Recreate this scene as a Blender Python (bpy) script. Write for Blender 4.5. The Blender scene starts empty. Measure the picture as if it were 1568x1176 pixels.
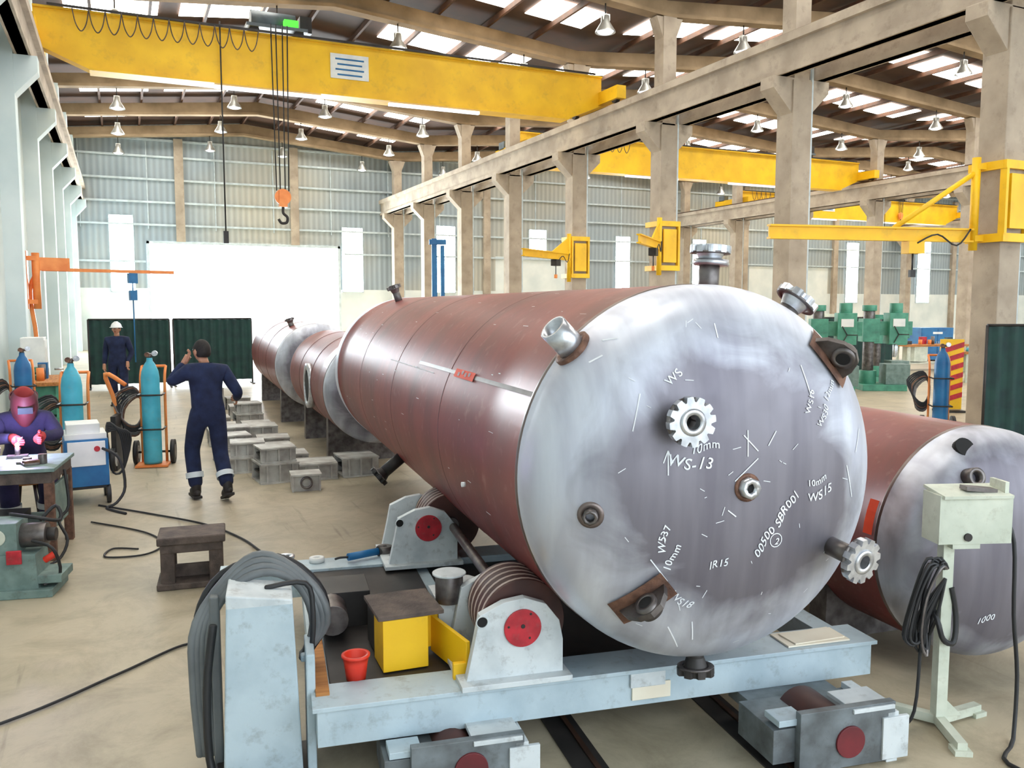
import bpy, bmesh, math, random
from mathutils import Vector, Matrix, Euler
random.seed(4)
V=Vector
S=bpy.context.scene
try:
    S.view_settings.view_transform='Standard'
except Exception as e: print(e)

# ------------------------------------------------------------ materials
def srgb(r,g,b):
    f=lambda c:((c/255+0.055)/1.055)**2.4 if c/255>0.04045 else c/255/12.92
    return (f(r),f(g),f(b),1)
def mat(name,c,c2=None,rough=.6,metal=0,scale=4,detail=6,lo=.35,hi=.65,bump=0,bscale=60,emit=0,stretch=(1,1,1),dirt=None,damt=.5):
    m=bpy.data.materials.new(name); m.use_nodes=True
    nt=m.node_tree; N=nt.nodes; L=nt.links
    p=N['Principled BSDF']; p.inputs['Roughness'].default_value=rough; p.inputs['Metallic'].default_value=metal
    c=srgb(*c); c2=srgb(*c2) if c2 else tuple(min(1,x*.78) for x in c[:3])+(1,)
    tc=N.new('ShaderNodeTexCoord'); mp=N.new('ShaderNodeMapping'); mp.inputs['Scale'].default_value=stretch
    L.new(tc.outputs['Object'],mp.inputs['Vector'])
    n=N.new('ShaderNodeTexNoise'); n.inputs['Scale'].default_value=scale; n.inputs['Detail'].default_value=detail
    L.new(mp.outputs[0],n.inputs['Vector'])
    r=N.new('ShaderNodeValToRGB'); r.color_ramp.elements[0].position=lo; r.color_ramp.elements[1].position=hi
    r.color_ramp.elements[0].color=c; r.color_ramp.elements[1].color=c2
    L.new(n.outputs['Fac'],r.inputs['Fac']); out=r.outputs['Color']
    if dirt:
        n3=N.new('ShaderNodeTexNoise'); n3.inputs['Scale'].default_value=scale*2.3; n3.inputs['Detail'].default_value=10; n3.inputs['Roughness'].default_value=.7
        L.new(mp.outputs[0],n3.inputs['Vector'])
        r3=N.new('ShaderNodeValToRGB'); r3.color_ramp.elements[0].position=.54; r3.color_ramp.elements[1].position=.72
        r3.color_ramp.elements[0].color=(0,0,0,1); r3.color_ramp.elements[1].color=(damt,damt,damt,1); L.new(n3.outputs['Fac'],r3.inputs[0])
        mx=N.new('ShaderNodeMix'); mx.data_type='RGBA'; mx.inputs['B'].default_value=srgb(*dirt)
        L.new(r3.outputs[0],mx.inputs['Factor']); L.new(out,mx.inputs['A']); out=mx.outputs['Result']
    L.new(out,p.inputs['Base Color'])
    if emit:
        p.inputs['Emission Color'].default_value=c; p.inputs['Emission Strength'].default_value=emit
    if bump:
        n2=N.new('ShaderNodeTexNoise'); n2.inputs['Scale'].default_value=bscale; L.new(mp.outputs[0],n2.inputs['Vector'])
        b=N.new('ShaderNodeBump'); b.inputs['Strength'].default_value=bump; b.inputs['Distance'].default_value=.01
        L.new(n2.outputs['Fac'],b.inputs['Height']); L.new(b.outputs[0],p.inputs['Normal'])
    return m
M={}
M['yellow']=mat('crane_yellow',(248,198,24),(232,180,18),rough=.5,scale=1.5,dirt=(170,130,50),damt=.35)
M['orange']=mat('jib_orange',(240,150,80),(225,125,60),rough=.5)
M['concrete']=mat('precast_concrete',(182,168,150),(156,142,126),rough=.85,scale=1.5,bump=.2,dirt=(120,106,92))
M['concrete_d']=mat('roof_concrete',(152,130,102),(126,106,80),rough=.9,scale=1.5)
M['roof']=mat('roof_sheet',(74,46,28),(50,32,20),rough=.8,scale=.8)
M['purlin']=mat('purlin_steel',(84,52,32),(62,40,26),rough=.7)
M['wallw']=mat('painted_masonry',(228,232,228),(208,216,214),rough=.85,scale=.8)
M['walll']=mat('painted_wall_left',(214,224,224),(192,206,208),rough=.85,scale=.7)
M['frame']=mat('window_frame',(200,212,216),rough=.5)
M['darkglass']=mat('dark_glass',(70,85,92),(50,60,70),rough=.2)
M['sky']=mat('skylight_panel',(255,251,242),(255,251,242),rough=.5,emit=11)
M['win']=mat('window_pane_bright',(232,246,255),(232,246,255),rough=.5,emit=30)
M['lamp']=mat('lamp_aluminium',(205,205,200),(180,180,175),rough=.35,metal=.7)
M['lampglow']=mat('lamp_lens',(235,240,250),(235,240,250),emit=1.2)
M['black']=mat('black_rubber',(28,28,30),(40,40,42),rough=.55)
M['dark']=mat('dark_steel',(62,58,56),(44,42,42),rough=.5,metal=.4)
M['rail']=mat('rail_steel',(60,42,34),(90,60,44),rough=.5,metal=.4)
M['bed']=mat('bed_paint',(182,198,206),(156,174,184),rough=.45,scale=4,lo=.4,hi=.75,bump=.1,bscale=25,dirt=(110,108,104),damt=.5)
M['bed2']=mat('housing_paint',(208,214,216),(176,184,188),rough=.5,scale=6,lo=.45,hi=.75,dirt=(110,104,98),damt=.5)
M['bogie']=mat('bogie_paint',(120,128,132),(84,88,90),rough=.5,scale=7,dirt=(60,54,50))
M['red']=mat('red_disc',(198,40,54),(160,30,42),rough=.5,scale=14,dirt=(120,90,86),damt=.4)
M['redd']=mat('red_disc_dirty',(130,36,44),(90,28,34),rough=.55)
M['redplastic']=mat('red_plastic',(228,60,40),(205,50,34),rough=.4)
M['orangered']=mat('orange_tag',(235,85,50),(220,70,40),rough=.6)
M['roller']=mat('rubber_roller',(88,50,42),(62,36,32),rough=.6)
M['rollerw']=mat('roller_stripe',(190,170,160),rough=.6)
M['steel']=mat('machined_steel',(222,224,228),(180,182,188),rough=.3,metal=.75,scale=20)
M['steel2']=mat('raw_steel',(126,120,118),(88,82,80),rough=.4,metal=.7,scale=12)
M['rust']=mat('rusty_plate',(128,92,74),(88,62,52),rough=.6,metal=.3,scale=18,bump=.4)
M['chalk']=mat('chalk_paint',(240,242,245),(225,228,232),rough=.9)
M['white']=mat('white_paint',(235,236,232),(220,222,220),rough=.6)
M['paper']=mat('paper_sheet',(235,228,210),(225,215,195),rough=.9)
M['wood']=mat('wood_edge',(190,130,70),(150,95,50),rough=.8,stretch=(1,8,8))
M['green']=mat('machine_green',(84,156,130),(60,128,106),rough=.45,dirt=(60,80,70))
M['greengrey']=mat('bench_green_grey',(124,146,140),(98,120,116),rough=.6,scale=8,dirt=(80,70,60))
M['palegreen']=mat('pale_green_paint',(208,212,196),(186,192,176),rough=.55,scale=6,dirt=(140,130,110),damt=.4)
M['screen']=mat('welding_screen_green',(22,62,56),(16,46,46),rough=.7)
M['cylblue']=mat('gas_cylinder_cyan',(84,188,212),(62,164,190),rough=.45,dirt=(120,120,110),damt=.4)
M['blue']=mat('blue_paint',(34,112,165),(26,92,145),rough=.45)
M['hose']=mat('grey_hose',(118,122,124),(92,96,98),rough=.5)
M['navy']=mat('navy_fabric',(30,42,76),(20,28,56),rough=.9,scale=9,bump=.3,bscale=30)
M['purple']=mat('welder_fabric',(52,46,84),(36,36,68),rough=.9,scale=7,bump=.3,bscale=30)
M['helmet']=mat('welder_hood',(110,46,56),(80,34,42),rough=.6)
M['skin']=mat('skin_tone',(190,140,112),(176,124,98),rough=.55)
M['hair']=mat('dark_hair',(34,27,24),(22,18,16),rough=.7,scale=60)
M['reflect']=mat('reflective_tape',(225,232,235),(208,216,220),rough=.35)
M['hatw']=mat('hardhat_white',(240,240,238),(232,232,230),rough=.35)
M['glove']=mat('red_glove',(170,44,44),(135,34,36),rough=.8)
M['boot']=mat('boot_leather',(36,30,28),(26,22,20),rough=.6)
M['eye']=mat('eye_dark',(24,20,20),rough=.3)
M['bore']=mat('dark_bore',(14,13,13),(20,18,18),rough=.8)
M['copper']=mat('hoist_grey',(100,110,115),(80,88,94),rough=.5)
M['greenlamp']=mat('green_indicator',(90,230,70),(90,230,70),emit=.8)
M['arc']=mat('arc_glow',(215,190,255),(215,190,255),emit=60)
M['yard']=mat('yard_ground',(232,234,228),(220,220,214),rough=.9,scale=.5)
M['block']=mat('steel_block',(200,200,194),(156,150,144),rough=.55,metal=.1,scale=5)
M['stand']=mat('rough_stand',(100,86,78),(68,58,54),rough=.75,scale=10,bump=.4)
M['weld']=mat('weld_seam',(102,50,48),(88,44,42),rough=.45,metal=.2)
M['weldg']=mat('weld_bead_grey',(130,118,114),(100,86,82),rough=.35,metal=.6)

def floor_mat():
    m=bpy.data.materials.new('concrete_floor'); m.use_nodes=True; nt=m.node_tree;N=nt.nodes;L=nt.links
    p=N['Principled BSDF']; tc=N.new('ShaderNodeTexCoord')
    n=N.new('ShaderNodeTexNoise'); n.inputs['Scale'].default_value=.3; n.inputs['Detail'].default_value=9; n.inputs['Roughness'].default_value=.65
    L.new(tc.outputs['Object'],n.inputs['Vector'])
    r=N.new('ShaderNodeValToRGB'); r.color_ramp.elements[0].position=.32; r.color_ramp.elements[1].position=.68
    r.color_ramp.elements[0].color=srgb(152,144,124); r.color_ramp.elements[1].color=srgb(196,182,156)
    L.new(n.outputs['Fac'],r.inputs[0])
    n2=N.new('ShaderNodeTexNoise'); n2.inputs['Scale'].default_value=2.0; n2.inputs['Detail'].default_value=13; n2.inputs['Roughness'].default_value=.75; n2.inputs['Distortion'].default_value=.5
    L.new(tc.outputs['Object'],n2.inputs['Vector'])
    r2=N.new('ShaderNodeValToRGB'); r2.color_ramp.elements[0].position=.36; r2.color_ramp.elements[1].position=.56
    r2.color_ramp.elements[0].color=(.6,.58,.54,1); r2.color_ramp.elements[1].color=(1,1,1,1)
    L.new(n2.outputs['Fac'],r2.inputs[0])
    mx=N.new('ShaderNodeMix'); mx.data_type='RGBA'; mx.blend_type='MULTIPLY'; mx.inputs['Factor'].default_value=.7
    L.new(r.outputs[0],mx.inputs['A']); L.new(r2.outputs[0],mx.inputs['B'])
    mp=N.new('ShaderNodeMapping'); mp.inputs['Scale'].default_value=(9,.5,1); mp.inputs['Rotation'].default_value=(0,0,.5); L.new(tc.outputs['Object'],mp.inputs[0])
    n3=N.new('ShaderNodeTexNoise'); n3.inputs['Scale'].default_value=1.3; n3.inputs['Detail'].default_value=8; L.new(mp.outputs[0],n3.inputs['Vector'])
    r3=N.new('ShaderNodeValToRGB'); r3.color_ramp.elements[0].position=.27; r3.color_ramp.elements[1].position=.36
    r3.color_ramp.elements[0].color=(.6,.58,.55,1); r3.color_ramp.elements[1].color=(1,1,1,1); L.new(n3.outputs['Fac'],r3.inputs[0])
    mx2=N.new('ShaderNodeMix'); mx2.data_type='RGBA'; mx2.blend_type='MULTIPLY'; mx2.inputs['Factor'].default_value=.8
    L.new(mx.outputs['Result'],mx2.inputs['A']); L.new(r3.outputs[0],mx2.inputs['B']); L.new(mx2.outputs['Result'],p.inputs['Base Color'])
    rr=N.new('ShaderNodeMapRange'); rr.inputs['To Min'].default_value=.36; rr.inputs['To Max'].default_value=.6
    L.new(n2.outputs['Fac'],rr.inputs[0]); L.new(rr.outputs[0],p.inputs['Roughness'])
    return m
def corr_mat():
    m=bpy.data.materials.new('corrugated_cladding'); m.use_nodes=True; nt=m.node_tree;N=nt.nodes;L=nt.links
    p=N['Principled BSDF']; p.inputs['Roughness'].default_value=.6; p.inputs['Metallic'].default_value=.1
    tc=N.new('ShaderNodeTexCoord'); w=N.new('ShaderNodeTexWave'); w.bands_direction='X'; w.inputs['Scale'].default_value=1.1
    L.new(tc.outputs['Object'],w.inputs['Vector'])
    n=N.new('ShaderNodeTexNoise'); n.inputs['Scale'].default_value=.12; L.new(tc.outputs['Object'],n.inputs['Vector'])
    r=N.new('ShaderNodeValToRGB'); r.color_ramp.elements[0].position=.4; r.color_ramp.elements[1].position=.6
    r.color_ramp.elements[0].color=srgb(160,172,178); r.color_ramp.elements[1].color=srgb(188,186,174)
    L.new(n.outputs['Fac'],r.inputs[0])
    mx=N.new('ShaderNodeMix'); mx.data_type='RGBA'; mx.blend_type='MULTIPLY'; mx.inputs['Factor'].default_value=.2
    L.new(r.outputs[0],mx.inputs['A']); L.new(w.outputs['Color'],mx.inputs['B']); L.new(mx.outputs['Result'],p.inputs['Base Color'])
    b=N.new('ShaderNodeBump'); b.inputs['Distance'].default_value=.05; b.inputs['Strength'].default_value=.5
    L.new(w.outputs['Fac'],b.inputs['Height']); L.new(b.outputs[0],p.inputs['Normal'])
    return m
def shell_mat():
    m=bpy.data.materials.new('red_primer_shell'); m.use_nodes=True; nt=m.node_tree;N=nt.nodes;L=nt.links
    p=N['Principled BSDF']; p.inputs['Roughness'].default_value=.42; p.inputs['Metallic'].default_value=.1
    tc=N.new('ShaderNodeTexCoord'); mp=N.new('ShaderNodeMapping'); mp.inputs['Scale'].default_value=(.6,1.5,.6)
    L.new(tc.outputs['Object'],mp.inputs[0])
    n=N.new('ShaderNodeTexNoise'); n.inputs['Scale'].default_value=1.3; n.inputs['Detail'].default_value=9; n.inputs['Roughness'].default_value=.62; n.inputs['Distortion'].default_value=.4
    L.new(mp.outputs[0],n.inputs['Vector'])
    r=N.new('ShaderNodeValToRGB'); e=r.color_ramp.elements; e[0].position=.28; e[1].position=.75
    e[0].color=srgb(96,44,42); e[1].color=srgb(148,66,58); q=e.new(.5); q.color=srgb(122,48,46)
    L.new(n.outputs['Fac'],r.inputs[0])
    n2=N.new('ShaderNodeTexNoise'); n2.inputs['Scale'].default_value=14; n2.inputs['Detail'].default_value=8; L.new(tc.outputs['Object'],n2.inputs['Vector'])
    r2=N.new('ShaderNodeValToRGB'); r2.color_ramp.elements[0].position=.58; r2.color_ramp.elements[1].position=.8
    r2.color_ramp.elements[0].color=(0,0,0,1); r2.color_ramp.elements[1].color=(.5,.5,.5,1)
    L.new(n2.outputs['Fac'],r2.inputs[0])
    mx=N.new('ShaderNodeMix'); mx.data_type='RGBA'; mx.inputs['B'].default_value=srgb(170,120,112)
    L.new(r2.outputs[0],mx.inputs['Factor']); L.new(r.outputs[0],mx.inputs['A']); L.new(mx.outputs['Result'],p.inputs['Base Color'])
    return m
def head_mat():
    m=bpy.data.materials.new('ground_steel_head'); m.use_nodes=True; nt=m.node_tree;N=nt.nodes;L=nt.links
    p=N['Principled BSDF']; p.inputs['Metallic'].default_value=.5
    tc=N.new('ShaderNodeTexCoord')
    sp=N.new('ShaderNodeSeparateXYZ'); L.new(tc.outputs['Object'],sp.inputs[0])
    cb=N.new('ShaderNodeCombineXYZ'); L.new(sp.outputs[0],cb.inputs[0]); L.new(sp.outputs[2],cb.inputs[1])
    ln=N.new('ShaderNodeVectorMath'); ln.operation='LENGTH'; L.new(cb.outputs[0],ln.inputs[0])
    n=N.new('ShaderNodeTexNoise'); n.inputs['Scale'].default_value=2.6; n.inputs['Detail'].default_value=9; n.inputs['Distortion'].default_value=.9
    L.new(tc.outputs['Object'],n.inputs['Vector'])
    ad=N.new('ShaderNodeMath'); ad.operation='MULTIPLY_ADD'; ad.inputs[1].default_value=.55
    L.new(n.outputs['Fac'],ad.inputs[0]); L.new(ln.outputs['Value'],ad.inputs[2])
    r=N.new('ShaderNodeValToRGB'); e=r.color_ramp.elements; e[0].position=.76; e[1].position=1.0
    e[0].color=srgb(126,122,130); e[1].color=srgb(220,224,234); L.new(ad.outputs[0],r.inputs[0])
    mp=N.new('ShaderNodeMapping'); mp.inputs['Scale'].default_value=(5,1,.6); L.new(tc.outputs['Object'],mp.inputs[0])
    n2=N.new('ShaderNodeTexNoise'); n2.inputs['Scale'].default_value=1.5; n2.inputs['Detail'].default_value=7; L.new(mp.outputs[0],n2.inputs['Vector'])
    r2=N.new('ShaderNodeValToRGB'); r2.color_ramp.elements[0].position=.38; r2.color_ramp.elements[1].position=.62
    r2.color_ramp.elements[0].color=(.68,.67,.71,1); r2.color_ramp.elements[1].color=(1,1,1,1); L.new(n2.outputs['Fac'],r2.inputs[0])
    mx=N.new('ShaderNodeMix'); mx.data_type='RGBA'; mx.blend_type='MULTIPLY'; mx.inputs['Factor'].default_value=.8
    L.new(r.outputs[0],mx.inputs['A']); L.new(r2.outputs[0],mx.inputs['B']); L.new(mx.outputs['Result'],p.inputs['Base Color'])
    n3=N.new('ShaderNodeTexNoise'); n3.inputs['Scale'].default_value=9; n3.inputs['Detail'].default_value=8; L.new(tc.outputs['Object'],n3.inputs['Vector'])
    mr=N.new('ShaderNodeMapRange'); mr.inputs['To Min'].default_value=.3; mr.inputs['To Max'].default_value=.58; L.new(n3.outputs['Fac'],mr.inputs[0]); L.new(mr.outputs[0],p.inputs['Roughness'])
    return m
M['floor']=floor_mat(); M['corr']=corr_mat(); M['shell']=shell_mat(); M['head']=head_mat()

# ------------------------------------------------------------ mesh builder
def frame_from(d):
    d=V(d).normalized(); a=V((0,0,1)) if abs(d.z)<.9 else V((1,0,0))
    x=a.cross(d).normalized(); y=d.cross(x); return x,y,d
class B:
    def __init__(s): s.v=[];s.f=[];s.fm=[];s.fs=[];s.m=[];s.T=Matrix()
    def mi(s,m):
        m=M[m]
        if m not in s.m: s.m.append(m)
        return s.m.index(m)
    def add(s,vs,fs,m,sm=False):
        o=len(s.v); s.v+=[s.T@V(p) for p in vs]; k=s.mi(m)
        for i,f in enumerate(fs):
            s.f.append([o+j for j in f]); s.fm.append(k); s.fs.append(sm if isinstance(sm,bool) else sm[i])
    def box(s,c,d,m,rot=None,top=1.0):
        c=V(c); R=Matrix.Identity(3)
        if rot: R=Euler(rot).to_matrix()
        vs=[]
        for z in(-.5,.5):
            k=top if z>0 else 1
            for x,y in((-.5,-.5),(.5,-.5),(.5,.5),(-.5,.5)): vs.append(c+R@V((x*d[0]*k,y*d[1]*k,z*d[2])))
        s.add(vs,[(3,2,1,0),(4,5,6,7),(0,1,5,4),(1,2,6,5),(2,3,7,6),(3,0,4,7)],m)
    def cyl(s,p,q,r,m,r2=None,n=20,caps=True):
        p=V(p);q=V(q); r2=r if r2 is None else r2; x,y,d=frame_from(q-p)
        vs=[p+(x*math.cos(a)+y*math.sin(a))*r for a in [i*2*math.pi/n for i in range(n)]]
        vs+=[q+(x*math.cos(a)+y*math.sin(a))*r2 for a in [i*2*math.pi/n for i in range(n)]]
        fs=[(i,(i+1)%n,n+(i+1)%n,n+i) for i in range(n)]; sm=[True]*n
        if caps: fs+=[tuple(reversed(range(n))),tuple(range(n,2*n))]; sm+=[False,False]
        s.add(vs,fs,m,sm)
    def lathe(s,prof,o,d,m,n=48):
        o=V(o); x,y,d=frame_from(d); vs=[];fs=[]
        for r,h in prof:
            for i in range(n):
                a=i*2*math.pi/n; vs.append(o+d*h+(x*math.cos(a)+y*math.sin(a))*max(r,1e-4))
        for j in range(len(prof)-1):
            for i in range(n): fs.append((j*n+i,j*n+(i+1)%n,(j+1)*n+(i+1)%n,(j+1)*n+i))
        s.add(vs,fs,m,True)
    def ring(s,p,q,ro,ri,m,n=28):
        L=(V(q)-V(p)).length; d=V(q)-V(p)
        for prof in ([(ro,0),(ro,L)],[(ri,L),(ri,0)],[(ro,L),(ri,L)],[(ri,0),(ro,0)]): s.lathe(prof,p,d,m,n)
    def prism(s,poly,o,ax,ay,dep,m):
        o=V(o);ax=V(ax);ay=V(ay);dep=V(dep); n=len(poly)
        vs=[o+ax*a+ay*b for a,b in poly]; vs+=[v+dep for v in vs]
        s.add(vs,[tuple(range(n)),tuple(reversed(range(n,2*n)))]+[(i,n+i,n+(i+1)%n,(i+1)%n) for i in range(n)],m)
    def tube(s,pts,r,m,n=8,smooth=4,closed=False,r2=None):
        P=[V(p) for p in pts]
        if smooth>1:
            Q=[];k=len(P)
            for i in range(k-1 if not closed else k):
                if closed: a,b,c,d=P[(i-1)%k],P[i],P[(i+1)%k],P[(i+2)%k]
                else: a,b,c,d=P[max(i-1,0)],P[i],P[i+1],P[min(i+2,k-1)]
                for j in range(smooth):
                    t=j/smooth; Q.append(.5*((2*b)+(c-a)*t+(2*a-5*b+4*c-d)*t*t+(3*b-a-3*c+d)*t**3))
            if not closed: Q.append(P[-1])
            P=Q
        k=len(P); vs=[];x=None
        for i in range(k):
            if closed: d=(P[(i+1)%k]-P[(i-1)%k])
            else: d=P[min(i+1,k-1)]-P[max(i-1,0)]
            if d.length<1e-9: d=V((0,0,1))
            d.normalize()
            if x is None: x,_,_=frame_from(d)
            x=(x-d*x.dot(d)); x.normalize(); y=d.cross(x)
            rr=r if r2 is None else r+(r2-r)*i/(k-1)
            for j in range(n):
                a=j*2*math.pi/n; vs.append(P[i]+(x*math.cos(a)+y*math.sin(a))*rr)
        fs=[]
        for i in range(k if closed else k-1):
            for j in range(n): fs.append((i*n+j,i*n+(j+1)%n,((i+1)%k)*n+(j+1)%n,((i+1)%k)*n+j))
        sm=[True]*len(fs)
        if not closed: fs+=[tuple(reversed(range(n))),tuple((k-1)*n+j for j in range(n))]; sm+=[True,True]
        s.add(vs,fs,m,sm)
    def sph(s,c,r,m,u=20,w=12,z0=-1,z1=1,fn=None):
        c=V(c); r=(r,r,r) if not hasattr(r,'__len__') else r; vs=[];fs=[]
        a0=math.asin(z0);a1=math.asin(z1)
        for j in range(w+1):
            t=a0+(a1-a0)*j/w
            for i in range(u):
                a=i*2*math.pi/u; p=V((math.cos(t)*math.cos(a),math.cos(t)*math.sin(a),math.sin(t)))
                if fn: p=fn(p)
                vs.append(c+V((p.x*r[0],p.y*r[1],p.z*r[2])))
        for j in range(w):
            for i in range(u): fs.append((j*u+i,j*u+(i+1)%u,(j+1)*u+(i+1)%u,(j+1)*u+i))
        s.add(vs,fs,m,True)
    def done(s,name,loc=(0,0,0),rz=0,mw=None,bevel=0,parent=None,scale=1):
        me=bpy.data.meshes.new(name); me.from_pydata([tuple(v*scale) for v in s.v],[],s.f)
        for m in s.m: me.materials.append(m)
        me.polygons.foreach_set('material_index',s.fm); me.polygons.foreach_set('use_smooth',s.fs)
        bm=bmesh.new(); bm.from_mesh(me); bmesh.ops.remove_doubles(bm,verts=bm.verts,dist=1e-5) if len(bm.verts)<60000 else None
        bmesh.ops.dissolve_degenerate(bm,edges=bm.edges,dist=1e-6)
        bmesh.ops.recalc_face_normals(bm,faces=bm.faces); bm.to_mesh(me); bm.free(); me.update()
        o=bpy.data.objects.new(name,me); S.collection.objects.link(o)
        o.matrix_world=mw if mw is not None else Matrix.Translation(loc)@Matrix.Rotation(rz,4,'Z')
        if bevel:
            b=o.modifiers.new('bevel','BEVEL'); b.width=bevel; b.segments=2; b.limit_method='ANGLE'; b.angle_limit=math.radians(50)
        if parent: o.parent=parent
        return o
def inst(src,loc,rz=0):
    o=bpy.data.objects.new(src.name.split('.')[0],src.data); S.collection.objects.link(o); o.location=loc; o.rotation_euler=(0,0,rz); return o

# ------------------------------------------------------------ building shell
YB=46.0; Y0=-8.0; XL=-2.1; XR=70.0
ROWS=[13.7,32.5,52.0]; NAV=[(XL,13.7),(13.7,32.5),(32.5,52.0),(52.0,70.0)]
EAVE=10.55; RIDGE=11.35
BY=[0,5,10,15,20,25,30,35,40,45]
b=B(); b.box(((XL+XR)/2,(Y0+YB)/2,-.1),(XR-XL+.6,YB-Y0+.6,.2),'floor'); b.done('floor')
b=B(); b.box((30,YB+40.3,-.13),(220,80,.2),'yard'); b.box((30,-29,-.13),(220,41,.2),'yard'); b.done('yard_ground')
b=B(); b.box((XL-.15,(Y0+YB)/2,EAVE/2),(.3,YB-Y0,EAVE),'walll')
for y in range(-5,46,5): 
    b.box((XL+.16,y,4.975),(.34,.5,9.95),'walll')
    b.prism([(0,7.05),(.75,7.05),(.75,6.75),(.3,6.25),(0,6.25)],(XL,y-.22,0),(1,0,0),(0,0,1),(0,.44,0),'walll')
b.box((XL+.03,(Y0+YB)/2,9.2),(.1,YB-Y0,.25),'concrete')
b.done('wall_left')
b=B(); b.box((XR+.15,(Y0+YB)/2,EAVE/2),(.3,YB-Y0,EAVE),'walll'); b.done('wall_right')
DX0,DX1,DZ=1.2,10.75,5.3
b=B(); y=YB+.15
def wb(x0,x1,z0,z1,m,dy=0,th=.3): b.box(((x0+x1)/2,y+dy,(z0+z1)/2),(x1-x0,th,z1-z0),m)
wb(XL-.3,DX0,0,3,'wallw'); wb(DX1,19.9,0,3,'wallw'); wb(19.9,24.8,0,5,'wallw'); wb(24.8,38.5,0,3,'wallw'); wb(38.5,45.5,0,4.8,'wallw'); wb(45.5,XR+.3,0,3,'wallw')
T_=EAVE+.9
wb(XL-.3,DX0,3,T_,'corr'); wb(DX0,DX1,DZ,T_,'corr'); wb(DX1,19.9,3,T_,'corr'); wb(19.9,24.8,5,T_,'corr'); wb(24.8,38.5,3,T_,'corr'); wb(38.5,45.5,4.8,T_,'corr'); wb(45.5,XR+.3,3,T_,'corr')
for z in (6.1,7.2,8.3,9.4,10.2): b.box((34,YB-.06,z),(72,.12,.09),'frame')
b.box((-.45,YB-.06,4.3),(3.2,.12,.1),'frame'); b.box((40,YB-.06,4.9),(58,.12,.09),'frame')
for x in (2.8,8.4): b.box((x,YB-.12,7.8),(.42,.24,5.0),'concrete')
for x in (19.3,25.4,38,46,58,64): b.box((x,YB-.12,5),(.4,.24,10),'concrete')
for i in range(0,72,1):
    x=-1.6+i*1.0+random.uniform(-.1,.1)
    if i%3==0: b.box((x,YB-.03,8.0),(.05,.06,4.2),'frame')
b.done('wall_back')
b=B(); 
b.box((DX0+.06,YB-.12,DZ/2),(.12,.2,DZ),'frame'); b.box((DX1-.06,YB-.12,DZ/2),(.12,.2,DZ),'frame'); b.box(((DX0+DX1)/2,YB-.12,DZ-.06),(DX1-DX0,.2,.12),'frame')
b.done('door_1')
for i,(x,z0,z1,w) in enumerate([(.1,2.85,6.5,1.05),(11.45,2.9,6.3,1.1),(16.8,2.9,6.6,1.1),(22.6,5.1,6.6,1.1),(28.5,2.9,6.4,1.0),(34.3,2.9,6.4,1.0),(47.7,2.4,6.6,1.1),(54.9,2.4,6.9,1.3),(60.5,2.4,6.8,1.2)]):
    b=B(); b.box((x,YB-.07,(z0+z1)/2),(w,.09,z1-z0),'win')
    for dx in(-w/2,w/2): b.box((x+dx,YB-.06,(z0+z1)/2),(.06,.1,z1-z0+.1),'frame')
    for z in (z0,z1): b.box((x,YB-.06,z),(w+.07,.1,.05),'frame')
    b.box((x,YB-.07,(z0+z1)/2),(w,.12,.03),'frame')
    b.done('window_%d'%(i+1))
k=10
for y in (12.5,17.5,22.8,27.5,32.5,37.5):
    b=B(); b.box((XL+.02,y,4.8),(.06,.5,1.7),'darkglass')
    for dy in(-.27,.27): b.box((XL+.03,y+dy,4.8),(.09,.06,1.8),'frame')
    for z in(3.93,5.67): b.box((XL+.03,y,z),(.09,.6,.06),'frame')
    b.done('window_%d'%k); k+=1
def rz(x):
    for a,c in NAV:
        if a<=x<=c:
            h=(c-a)/2; return EAVE+(RIDGE-EAVE)*(1-abs(x-(a+c)/2)/h)
    return EAVE
b=B()
for a,c in NAV:
    mdl=(a+c)/2
    for x0,x1 in((a,mdl),(mdl,c)):
        z0=EAVE if x0==a else RIDGE; z1=EAVE if x1==c else RIDGE
        b.prism([(x0,z0),(x1,z1),(x1,z1+.1),(x0,z0+.1)],(0,Y0,0),(1,0,0),(0,0,1),(0,YB-Y0,0),'roof')
b.done('ceiling')
b=B()
for a,c in NAV:
    n=int((c-a)/1.55)
    for i in range(1,n):
        x=a+(c-a)*i/n; z=rz(x)-.15
        b.box((x,(Y0+YB)/2,z),(.08,YB-Y0,.16),'purlin')
b.done('roof_purlins')
for y in BY:
    b=B()
    for a,c in NAV:
        mdl=(a+c)/2; D=.6
        b.prism([(a,EAVE-D),(mdl,RIDGE-D-.1),(c,EAVE-D),(c,EAVE-.24),(mdl,RIDGE-.24),(a,EAVE-.24)],(0,y-.08,0),(1,0,0),(0,0,1),(0,.16,0),'concrete_d')
        b.prism([(a,EAVE-D),(mdl,RIDGE-D-.1),(c,EAVE-D),(c,EAVE-D-.1),(mdl,RIDGE-D-.2),(a,EAVE-D-.1)],(0,y-.19,0),(1,0,0),(0,0,1),(0,.38,0),'concrete_d')
    b.done('roof_beam')
b=B()
for a,c in NAV:
    for y in [2.5,7.5,12.5,17.5,22.5,27.5,32.5,37.5,42.5]:
        x=a+.9
        while x<c-1.5:
            x1=min(x+2.5,c-.6)
            if not (x<(a+c)/2<x1):
                za,zb=rz(x)-.03,rz(x1)-.03
                b.prism([(x,za),(x1,zb),(x1,zb-.02),(x,za-.02)],(0,y-.35,0),(1,0,0),(0,0,1),(0,1.5,0),'sky')
            x+=3.1
b.done('skylight_panels')
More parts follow.
